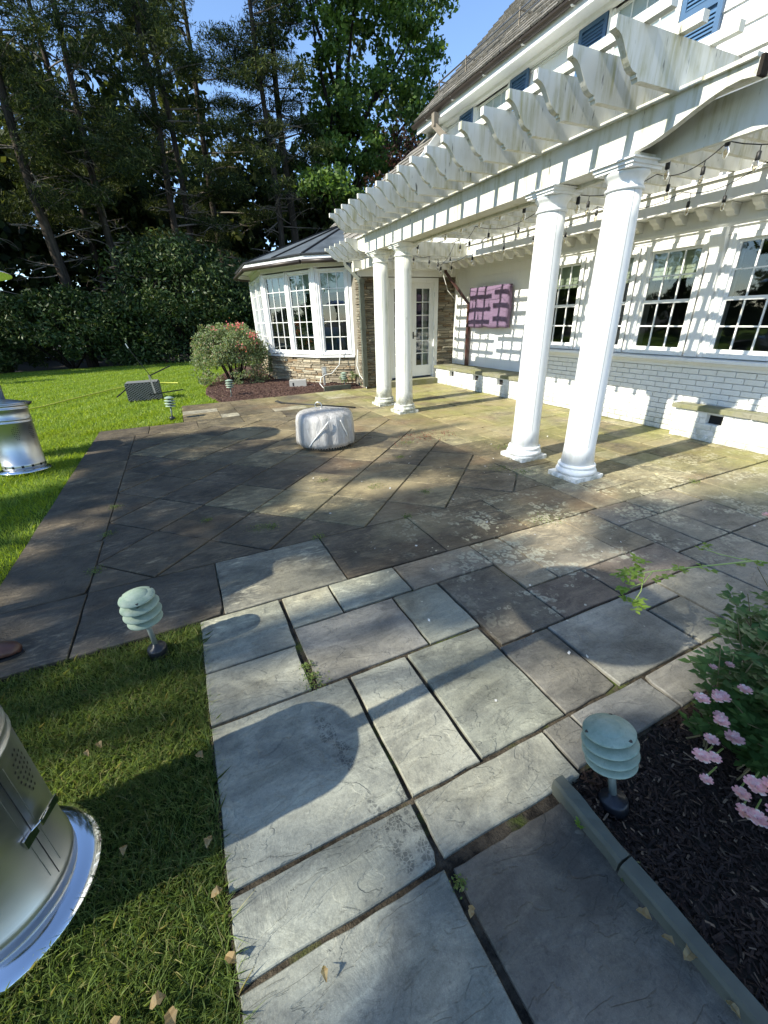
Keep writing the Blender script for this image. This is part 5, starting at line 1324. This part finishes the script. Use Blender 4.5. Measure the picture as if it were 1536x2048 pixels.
shade_tree(-14.5, 4.2, 14.5, 'tall unseen leafy tree left of the patio, crown shaped for its shade', 51,
  [(-.6,4.4,1.3,1.2,55,36),(.4,4.7,.9,.35,18,36),(-.5,6.3,1.2,.55,24,34),(.9,5.6,.7,.3,6,28),(.0,3.0,1.2,.38,20,36),(1.6,2.75,.9,.33,18,36),(2.6,2.6,.6,.36,12,34),(-.9,2.3,.7,.3,8,34),(2.2,3.95,.7,.13,7,28),(1.15,2.45,.4,.14,4,26),(3.0,3.25,.3,.22,4,26)],
  low=[(-14.5,4,6,2.2,2.4,2600),(-15.5,2,5,2,2,1500)])
shade_tree(-15.5, 1.0, 14, 'second unseen leafy tree left of the walkway, crown shaped for its shade', 52,
  [(1.5,.15,1.0,.28,26,36),(1.0,-.3,1.2,.30,22,36),(-.85,.2,.4,.2,6,24),(2.9,.7,.9,.35,16,34),(3.1,1.5,.7,.35,14,32),(4.4,1.2,1.0,.5,14,32),(1.25,1.75,.40,.16,5,28),(1.45,2.0,.25,.10,3,26),(.55,.2,.35,.28,6,32)],
  low=[(-15.5,1,6,2.4,2.4,2600),(-14,-1,5,2,2,1500)])
shade_tree(-17.0, 18.3, 13, 'unseen leafy tree with crown shaped to shade the far end of the lawn', 53,
  [(-4.5,19.6,3.2,.6,60,34),(-5.6,17.2,2.2,.30,16,30),(.8,20.2,4.0,.55,70,32),(-5.3,20.3,3,.7,50,34)], low=[(-17,18,6,2.6,3,3000)])
for i, (x, y) in enumerate(((-13.5,26),(-17,29.5),(-13,32))):  # unseen trees added to keep sun off the ground behind the hedge
    broad(x, y, 14, 'unseen tall tree added left behind the hedge to block sun, '+['nearest the hedge','furthest left','deepest in the wood'][i], 80+i, [(x,y,10,3,3,3),(x+1.5,y-1.2,6,2.6,2.6,2.5),(x-1.6,y+1.4,5,2.6,2.6,2.6),(x,y,2.6,2.4,2.4,1.6)], 50, .3, 'maple', trunk=.25, size=(.3,.5))
for i, (x, y) in enumerate(((-19,9.5),(-20,13.5),(-22,28),(-24,5))):
    broad(x, y, 8.5, 'garden tree left of the lawn outside the picture, '+['opposite the fire pit','opposite the wicker box','beyond the far corner of the lawn','furthest back on the left'][i], 60+i, [(x,y,5.6,2.0,2.0,1.8),(x+1,y-1.2,3.6,1.6,1.6,1.5),(x-.6,y+1.4,3.8,1.6,1.6,1.6)], 46, .3, 'maple', trunk=.22, size=(.25,.42))

for i, (x, y) in enumerate(((-17.5,8),(-18,13),(-18,18.5))):  # unseen shrubs added to darken the low part of the window reflections
    shrub('reflection_shrub', 'unseen broad shrub added to darken window reflections, '+['opposite the fire pit','opposite the wicker box','near the far lawn corner'][i], x, y, 1.6, 3.0, 2.6, 5000, 'rhodo', (.25,.45), 90+i)

# grass
def grass(name, n, fx, h, w, mat, seed, label, lean=.5):
    r = np.random.RandomState(seed); P = fx(r, n); n = len(P)
    a = r.uniform(0, 2*np.pi, n); H = h*r.uniform(.5, 1.15, n); le = lean*H*r.uniform(.2, 1.6, n); la = r.uniform(0, 2*np.pi, n)
    dx, dy = np.cos(a)*w/2, np.sin(a)*w/2; z = np.full(n, -.03)
    tx = P[:,0]+np.cos(la)*le; ty = P[:,1]+np.sin(la)*le; mx = P[:,0]+np.cos(la)*le*.3; my = P[:,1]+np.sin(la)*le*.3
    b0 = np.column_stack([P[:,0]-dx, P[:,1]-dy, z]); b1 = np.column_stack([P[:,0]+dx, P[:,1]+dy, z])
    m0 = np.column_stack([mx+dx*.8, my+dy*.8, z+H*.6]); m1 = np.column_stack([mx-dx*.8, my-dy*.8, z+H*.6]); tp = np.column_stack([tx, ty, z+H])
    q = np.stack([b0, b1, m0, tp, m1], axis=1).reshape(-1,3)
    o = npmesh(name, q, 5, M[mat]); tag(o, label, 'grass', kind='stuff'); return o
onl = np.vectorize(on_lawn)
def clumpy(r, P, k=9.0, th=.25):
    v = np.sin(P[:,0]*k+3*np.sin(P[:,1]*k*.7))*np.sin(P[:,1]*k*1.1+2*np.sin(P[:,0]*k*.6)); return r.uniform(-1.4,1,len(P)) < v+th
def f_near(r, n):
    P = np.column_stack([r.uniform(-1.5,-.19,n), r.uniform(-.3,2.14,n)]); P = P[onl(P[:,0]+r.normal(0,.006,n), P[:,1]+r.normal(0,.006,n))]
    P = P[((P[:,0]+.825)**2+(P[:,1]-1.075)**2) > .26**2]; P = P[P[:,0] > -.45-P[:,1]*.46]; return P[clumpy(r, P)]
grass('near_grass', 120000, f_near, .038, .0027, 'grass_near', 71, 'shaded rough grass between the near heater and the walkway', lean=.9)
def f_mid(r, n):
    P = np.column_stack([r.uniform(-4.2,-1.33,n), r.uniform(2.1,8.2,n)]); P = P[onl(P[:,0]+r.normal(0,.01,n), P[:,1])]; P = P[P[:,0] > -.5-P[:,1]*.46]
    return P[((P[:,0]+1.915)**2+(P[:,1]-6.08)**2) > .24**2]
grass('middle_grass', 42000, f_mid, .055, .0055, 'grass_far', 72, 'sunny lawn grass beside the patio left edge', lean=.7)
def f_far(r, n):
    u = r.uniform(0, 1, n); y = 7.8 + 13.4*u**1.35; x = r.uniform(-.5, 1, n); x = np.where(x < 0, x*2, x)
    X = r.uniform(-1,1,n); xx = -.44*y - .3 + (X*.5+.5)*(.44*y+.3+3.2); P = np.column_stack([xx, y]); return P[onl(P[:,0], P[:,1])]
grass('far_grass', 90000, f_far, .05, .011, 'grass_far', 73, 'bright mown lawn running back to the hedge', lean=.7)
def f_edge(r, n):
    P = np.column_stack([-.2+r.normal(0,.012,n), r.uniform(.1,2.1,n)]); return P[P[:,0] < -.185]
grass('edge_grass', 1400, f_edge, .05, .003, 'grass_near', 74, 'ragged grass blades along the left edge of the walkway', lean=1.2)
# dry leaves on the grass
r = np.random.RandomState(8); dl = []
for (x, y) in ((-.62,1.45),(-.58,1.47),(-.46,1.02),(-.36,.62),(-.33,.58),(-.43,.42),(-.30,.46),(-.22,.93),(-.21,.78),(-.19,.62),(-.23,1.25),(.02,.49),(-.45,.62),(.86,.12),(.84,.16),(.86,.02),(.42,.43),(.83,.22)):
    dl.append((x, y, .012+r.uniform(0,.01)))
lf_ = []
for (x, y, z) in dl:
    a = r.uniform(0, 6.28); d = Vector((math.cos(a), math.sin(a), 0)); sd2 = Vector((-d.y, d.x, 0)); L = r.uniform(.028, .042); W = L*r.uniform(.25,.4); n_ = 6; rows_ = []
    for k in range(n_+1):
        t_ = k/n_; w_ = W*math.sin(math.pi*min(1, t_*.96+.03))**.8*(1+.25*math.sin(k*2.3+a)); cz = z + .012*math.sin(math.pi*t_)*r.uniform(.6,1.2)
        p_ = Vector((x, y, cz)) + d*L*(t_-.5); rows_.append((p_+sd2*w_+Vector((0,0,.35*w_+r.uniform(0,.003))), p_, p_-sd2*w_+Vector((0,0,.5*w_))))
    for (A1,B1,C1), (A2,B2,C2) in zip(rows_, rows_[1:]): lf_ += [(A1,B1,B2,A2),(B1,C1,C2,B2)]
o = npmesh('dry_leaves', np.array([tuple(q) for f_ in lf_ for q in f_]), 4, M['dry_leaf']); tag(o, 'curled dry leaves lying on the near grass and in the path joints', 'leaves', kind='stuff')

# mulch beds
def chips(name, P, L, W, mat, seed, label):
    r = np.random.RandomState(seed); n = len(P); a = r.uniform(0, 2*np.pi, n); t = r.normal(0, .28, n)
    u = np.column_stack([np.cos(a)*np.cos(t), np.sin(a)*np.cos(t), np.sin(t)]); v = np.column_stack([-np.sin(a), np.cos(a), r.normal(0,.3,n)]); v /= np.linalg.norm(v,axis=1)[:,None]
    w = np.cross(u, v); l = (L*r.uniform(.4,1.3,n)/2)[:,None]; b = (W*r.uniform(.5,1.2,n)/2)[:,None]; hh = b*.45
    c = P; f = []
    A = c-u*l-v*b*.5; Bq = c+u*l-v*b; C = c+u*l*.9+v*b*.7; Dq = c-u*l+v*b; Au, Bu, Cu, Du = (q+w*hh for q in (A,Bq,C,Dq))
    for q in ((Au,Bu,Cu,Du),(A,Bq,Bu,Au),(Bq,C,Cu,Bu),(C,Dq,Du,Cu),(Dq,A,Au,Du)): f.append(np.stack(q, axis=1))
    V = np.stack(f, axis=1).reshape(-1,3); o = npmesh(name, V, 4, M[mat]); tag(o, label, 'mulch', kind='stuff'); return o
def bedz(x, y): return -.03 - .012*np.clip((.585-y)/.08, 0, 1)*np.clip((x-.92)/.06, 0, 1) + .03*np.clip((x-1.2)/.8, 0, 1) + .006*np.sin(x*17)*np.sin(y*19)
bx, by = 42, 30; m = MB(); vs = []
for j in range(by+1):
    for i in range(bx+1):
        x = .90+2.6*i/bx; y = -1.2+1.785*j/by; vs.append((x, y, float(bedz(np.array(x), np.array(y)))-.012))
m.add(vs, [(j*(bx+1)+i, j*(bx+1)+i+1, (j+1)*(bx+1)+i+1, (j+1)*(bx+1)+i) for j in range(by) for i in range(bx)], True); mo = m.build('mulch_bed', M['soil']); tag(mo, kind='structure')
r = np.random.RandomState(12); P = np.column_stack([r.uniform(.915,2.6,15000), r.uniform(-.25,.583,15000)]); P = np.column_stack([P, bedz(P[:,0],P[:,1]) + r.uniform(-.008,.010,len(P))])
chips('bark_mulch', P, .030, .008, 'mulch', 13, 'dark shredded bark mulch around the large path light and pink roses')
vs = []; m = MB(); yv = np.linspace(9.47, 17.5, 30)
for y in yv:
    x0 = bed_edge(float(y)); 
    for i in range(9): x = x0 + (4.0-x0)*i/8; vs.append((x, y, -.02+.06*min(1, (x-x0)/.5)*min(1, (y-9.4)/.5)))
m.add(vs, [(j*9+i, j*9+i+1, (j+1)*9+i+1, (j+1)*9+i) for j in range(29) for i in range(8)], True); mo = m.build('mulch_bed', M['mulch_far']); tag(mo, kind='structure')
P = np.column_stack([r.uniform(.4,3.85,16000), r.uniform(9.46,14.5,16000)]); be = np.array([bed_edge(float(y)) for y in P[:,1]]); P = P[P[:,0] > be+.03]; be = np.array([bed_edge(float(y)) for y in P[:,1]])
P = np.column_stack([P, -.01+.06*np.minimum(1,(P[:,0]-be)/.5)*np.minimum(1,(P[:,1]-9.4)/.5)])
chips('bark_mulch', P, .055, .018, 'mulch_far', 14, 'reddish bark mulch in the curved bed under the bay window')

# pink rose at the right
rz_ = empty('pink_rose', (1.75,.42,0), label='low shrub rose with clusters of pale pink blooms at the right edge', cat='rose bush')
r = random.Random(4); nr_ = np.random.RandomState(4); st = MB(); leaves = []
def leaf_mesh_pts(c, d, n_, L, W):
    """pointed leaf, two folded quads"""
    c = Vector(c); d = Vector(d).normalized(); n_ = Vector(n_); s = d.cross(n_); s = s.normalized() if s.length > 1e-3 else Vector((1,0,0)); up = s.cross(d)
    a = c; e = c+d*L; mid = c+d*L*.45; l = mid+s*W+up*W*.25; q = mid-s*W+up*W*.25; k1 = c+d*L*.75
    return [(a, l, k1+s*W*.45, e), (a, e, k1-s*W*.45, q)]
def spray(p, d, n, L, out):
    """compound rose leaf"""
    p = Vector(p); d = Vector(d).normalized(); s = d.cross(Vector((0,0,1))); s = s.normalized() if s.length > .01 else Vector((1,0,0))
    for k in range(n):
        base = p+d*L*(k+.6)*.55
        for sg in (-1, 1): out += leaf_mesh_pts(base, d*.6+s*sg+Vector((0,0,r.uniform(-.2,.2))), Vector((r.uniform(-.3,.3),r.uniform(-.3,.3),1)), L*r.uniform(.75,1.1), L*.38)
    out += leaf_mesh_pts(p+d*L*(n+.3)*.55, d, Vector((0,0,1)), L*1.1, L*.32)
canes = []
for k in range(120):
    a = r.uniform(math.pi*.5, math.pi*1.75); b0 = Vector((1.72+r.uniform(-.25,.5), .38+r.uniform(-.3,.12), 0)); R = r.uniform(.15,.56)
    e = b0 + Vector((math.cos(a)*R*.8, math.sin(a)*R*.6, r.uniform(.18,.56))); 
    if e.y > .66: e.y = .66 - r.uniform(0,.1)
    if e.x < 1.44: e.x = 1.44 + r.uniform(0, .2)
    if e.y < .12: e.y = .12 + r.uniform(0,.1)
    pts = [b0, b0.lerp(e,.5)+Vector((0,0,.07)), e]; st.tube(pts, .0035, 5, r2=.0015, cap=False); canes.append(pts)
    for q in range(13):
        t = r.uniform(.15,1); p = pts[0].lerp(pts[1], t*2) if t < .5 else pts[1].lerp(pts[2], t*2-1)
        a2 = r.uniform(0, 2*math.pi); spray(p, (math.cos(a2), math.sin(a2), r.uniform(-.1,.5)), 2, r.uniform(.032,.050), leaves)
st.build('stems', M['twig_brown'], rz_, recalc=False)
npmesh('leaves', np.array([tuple(v) for q in leaves for v in q]), 4, M['rose_leaf'], rz_)
def bloom(cx, cy, cz, s, seed):
    rr = np.random.RandomState(seed); out = []
    for lay in range(5):
        n = 7+lay; R = s*(.25+.18*lay)
        for k in range(n):
            a = 2*math.pi*(k+rr.uniform(-.3,.3))/n + lay; tilt = 1.3-.22*lay+rr.uniform(-.15,.15); d = Vector((math.cos(a)*math.cos(tilt), math.sin(a)*math.cos(tilt), math.sin(tilt)*.7+.05)); 
            T = Vector((-math.sin(a), math.cos(a), 0)); c = Vector((cx,cy,cz)) + Vector((math.cos(a),math.sin(a),0))*R*.25; L = R*.9; W = s*rr.uniform(.22,.34)
            tip = c+d*L; curl = Vector((math.cos(a), math.sin(a), -.3))*s*.08
            out.append((c-T*W*.3, c+T*W*.3, c+d*L*.6+T*W, c+d*L*.6-T*W)); out.append((c+d*L*.6-T*W, c+d*L*.6+T*W, tip+curl+T*W*.6, tip+curl-T*W*.6))
    return np.array([tuple(v) for q in out for v in q])
bl_ = [(1.30,.44,.36,.034),(1.345,.42,.36,.022),(1.40,.43,.33,.028),(1.32,.38,.31,.030),(1.36,.40,.29,.024),(1.46,.40,.36,.030),(1.27,.37,.27,.026),(1.37,.35,.24,.03),(1.10,.325,.36,.030),(1.155,.315,.33,.022),(1.10,.295,.30,.024),
       (1.17,.22,.33,.034),(1.20,.185,.34,.038),(1.16,.16,.31,.034),(1.13,.18,.28,.028),(1.19,.13,.30,.036),(1.15,.115,.27,.034),(1.19,.24,.25,.024),(1.21,.09,.27,.034),(1.155,.21,.24,.026),(1.22,.06,.26,.036),(1.27,.10,.30,.034),(1.25,.15,.33,.030),(1.30,.19,.33,.028),(1.24,.02,.22,.034),(1.46,.50,.37,.020),(1.52,.48,.37,.018),(2.42,.84,.58,.04),(2.5,.80,.55,.04)]
for i, (x, y, z, s) in enumerate(bl_):
    npmesh('bloom', bloom(x, y, z, s*(.62+.22*((i*7)%5)/4), i), 4, M['petal'], rz_)
stb = MB()
for (x, y, z, s) in bl_[:20]: stb.tube([(x,y,z),(x+.05,y+.02,z-.06),(x+.22,y+.05,z-.16)], .0025, 5, cap=False)
stb.build('flower_stalks', M['cane'], rz_, recalc=False)
# long arching cane reaching over the paving
cn = empty('rose_cane', (2.4,.7,.4), label='long pale green rose cane with fresh leaves arching over the patio from the right edge', cat='rose cane')
m = MB(); cp = [(2.5,.45,.05),(2.35,.62,.42),(2.05,.70,.52),(1.80,.78,.52),(1.60,.86,.51),(1.50,.90,.50)]
m.tube(cp, .0045, 6, r2=.002, cap=False)
m.tube([(1.62,.86,.51),(1.54,.84,.485),(1.49,.86,.465)], .002, 5, cap=False); m.tube([(1.58,.87,.505),(1.50,.82,.47),(1.43,.80,.44)], .0018, 5, cap=False); m.tube([(2.02,.71,.52),(1.92,.78,.545),(1.88,.82,.56)], .002, 5, cap=False)
m.build('stem', M['cane'], cn, recalc=False); L_ = []
for (x, y, z, n) in ((1.50,.90,.50,9),(1.55,.885,.505,6),(1.47,.86,.47,5),(1.45,.82,.45,5),(1.42,.80,.44,4),(1.62,.84,.49,3),(1.72,.80,.50,4),(1.88,.82,.56,4),(1.80,.77,.50,3),(2.0,.70,.50,4),(2.15,.68,.5,4),(1.60,.91,.52,4)):
    for q in range(n):
        a2 = r.uniform(0, 2*math.pi); spray((x+r.uniform(-.02,.02), y+r.uniform(-.02,.02), z+r.uniform(-.01,.02)), (math.cos(a2), math.sin(a2), r.uniform(-.2,.4)), 1, r.uniform(.022,.036), L_)
npmesh('leaves', np.array([tuple(v) for q in L_ for v in q]), 4, M['young_leaf'], cn)
kw = MB(); L2 = []
for q in range(10): a2 = r.uniform(0, 6.28); spray((.905-.012,.475,.01), (math.cos(a2), math.sin(a2), .6), 1, .014, L2)
o = npmesh('kerb_weed', np.array([tuple(v) for q in L2 for v in q]), 4, M['young_leaf']); o.location = (-.03,-.02,0); tag(o, 'tiny green weed growing between the path slab and the kerb stone', 'weed')

# ------------------------------------------------------------------ person whose shoe shows at the left edge
pr_ = empty('person', (-1.5, 2.4, 0), label='person in khaki trousers and dark shirt mostly outside the left edge, brown shoe showing', cat='person')
def skin_body(name, verts, edges, radii, mat, root=0, parent=pr_, sub=2):
    me = bpy.data.meshes.new(name); me.from_pydata(verts, edges, []); me.update(); o = bpy.data.objects.new(name, me); COL.objects.link(o)
    o.modifiers.new('skin', 'SKIN'); 
    sv = me.skin_vertices[0] if len(me.skin_vertices) else None
    if sv:
        for i, rr in enumerate(radii): sv.data[i].radius = rr if isinstance(rr, tuple) else (rr, rr)
        sv.data[root].use_root = True
    s = o.modifiers.new('sub', 'SUBSURF'); s.levels = sub; s.render_levels = sub; me.materials.append(M[mat])
    o.parent = parent; o.matrix_parent_inverse = world_of(parent).inverted(); return o
bxp, byp = -1.62, 2.52
V_ = [(bxp,byp,.98),(bxp,byp,1.18),(bxp,byp,1.38),(bxp,byp,1.50),(bxp+.02,byp,1.60),(bxp+.03,byp,1.72),
      (bxp,byp-.10,.92),(bxp+.03,byp-.17,.50),(bxp+.02,byp-.22,.10),(bxp,byp+.10,.92),(bxp+.02,byp+.20,.50),(bxp-.02,byp+.24,.10),
      (bxp,byp-.20,1.43),(bxp+.02,byp-.30,1.16),(bxp+.12,byp-.30,.93),(bxp+.16,byp-.29,.84),(bxp,byp+.20,1.43),(bxp,byp+.29,1.16),(bxp+.08,byp+.30,.92),(bxp+.12,byp+.29,.83)]
E_ = [(0,1),(1,2),(2,3),(3,4),(4,5),(0,6),(6,7),(7,8),(0,9),(9,10),(10,11),(2,12),(12,13),(13,14),(14,15),(2,16),(16,17),(17,18),(18,19)]
R_ = [(.15,.12),(.15,.11),(.17,.12),(.07,.07),(.055,.055),(.095,.11),.095,.065,.045,.095,.065,.045,.065,.045,.032,.03,.065,.045,.032,.03]
skin_body('body', V_, E_, R_, 'navy')
for sy, yy in ((-1, byp-.10), (1, byp+.10)):
    skin_body('trouser_leg', [(bxp,yy,.96),(bxp+.03,byp+sy*.185,.50),(bxp+.02,byp+sy*.23,.09)], [(0,1),(1,2)], [.115,.085,.07], 'khaki', sub=1)
def shoe(x, y, mat, ang=0.0, k=1.0):
    m = MB(); vs = []; n = 14; prof = [(-.10,.030,.075),(-.06,.038,.10),(0,.040,.085),(.08,.048,.07),(.14,.050,.055),(.18,.040,.042),(.20,.018,.03)]
    for (u, w, h) in prof:
        for q in range(n):
            t = 2*math.pi*q/n; zz = h*.5+h*.5*math.sin(t); vs.append((u*k, w*math.cos(t)*(1 if zz > .01 else .9)*k, max(.0, zz)*k))
    fs = [(i*n+q, i*n+(q+1)%n, (i+1)*n+(q+1)%n, (i+1)*n+q) for i in range(len(prof)-1) for q in range(n)] + [tuple(range(n))[::-1], tuple(range(len(vs)-n, len(vs)))]
    T = Matrix.Translation((x, y, .012)) @ Matrix.Rotation(ang, 4, 'Z'); m.add([tuple(T @ Vector(v)) for v in vs], fs, True); m.build('shoe', M[mat], pr_)
    m = MB(); vs = []
    for z in (0, .014):
        for q in range(20):
            t = 2*math.pi*q/20; u = .05+.158*math.cos(t); w = .050*math.sin(t)*(1 if u > 0 else .85); p = T @ Vector((u*k, w*k, z-.012)); vs.append(tuple(p))
    m.add(vs, [tuple(range(20))[::-1], tuple(range(20,40))] + [(q,(q+1)%20,20+(q+1)%20,20+q) for q in range(20)]); m.build('sole', M['black_plastic'], pr_)
shoe(-1.25, 2.30, 'shoe', -.1, 1.15); shoe(-1.545, 2.80, 'tan_suede', .1)
for o in bpy.data.objects:
    if o.type == 'MESH' and not o.data.materials: print('NOMAT', o.name)
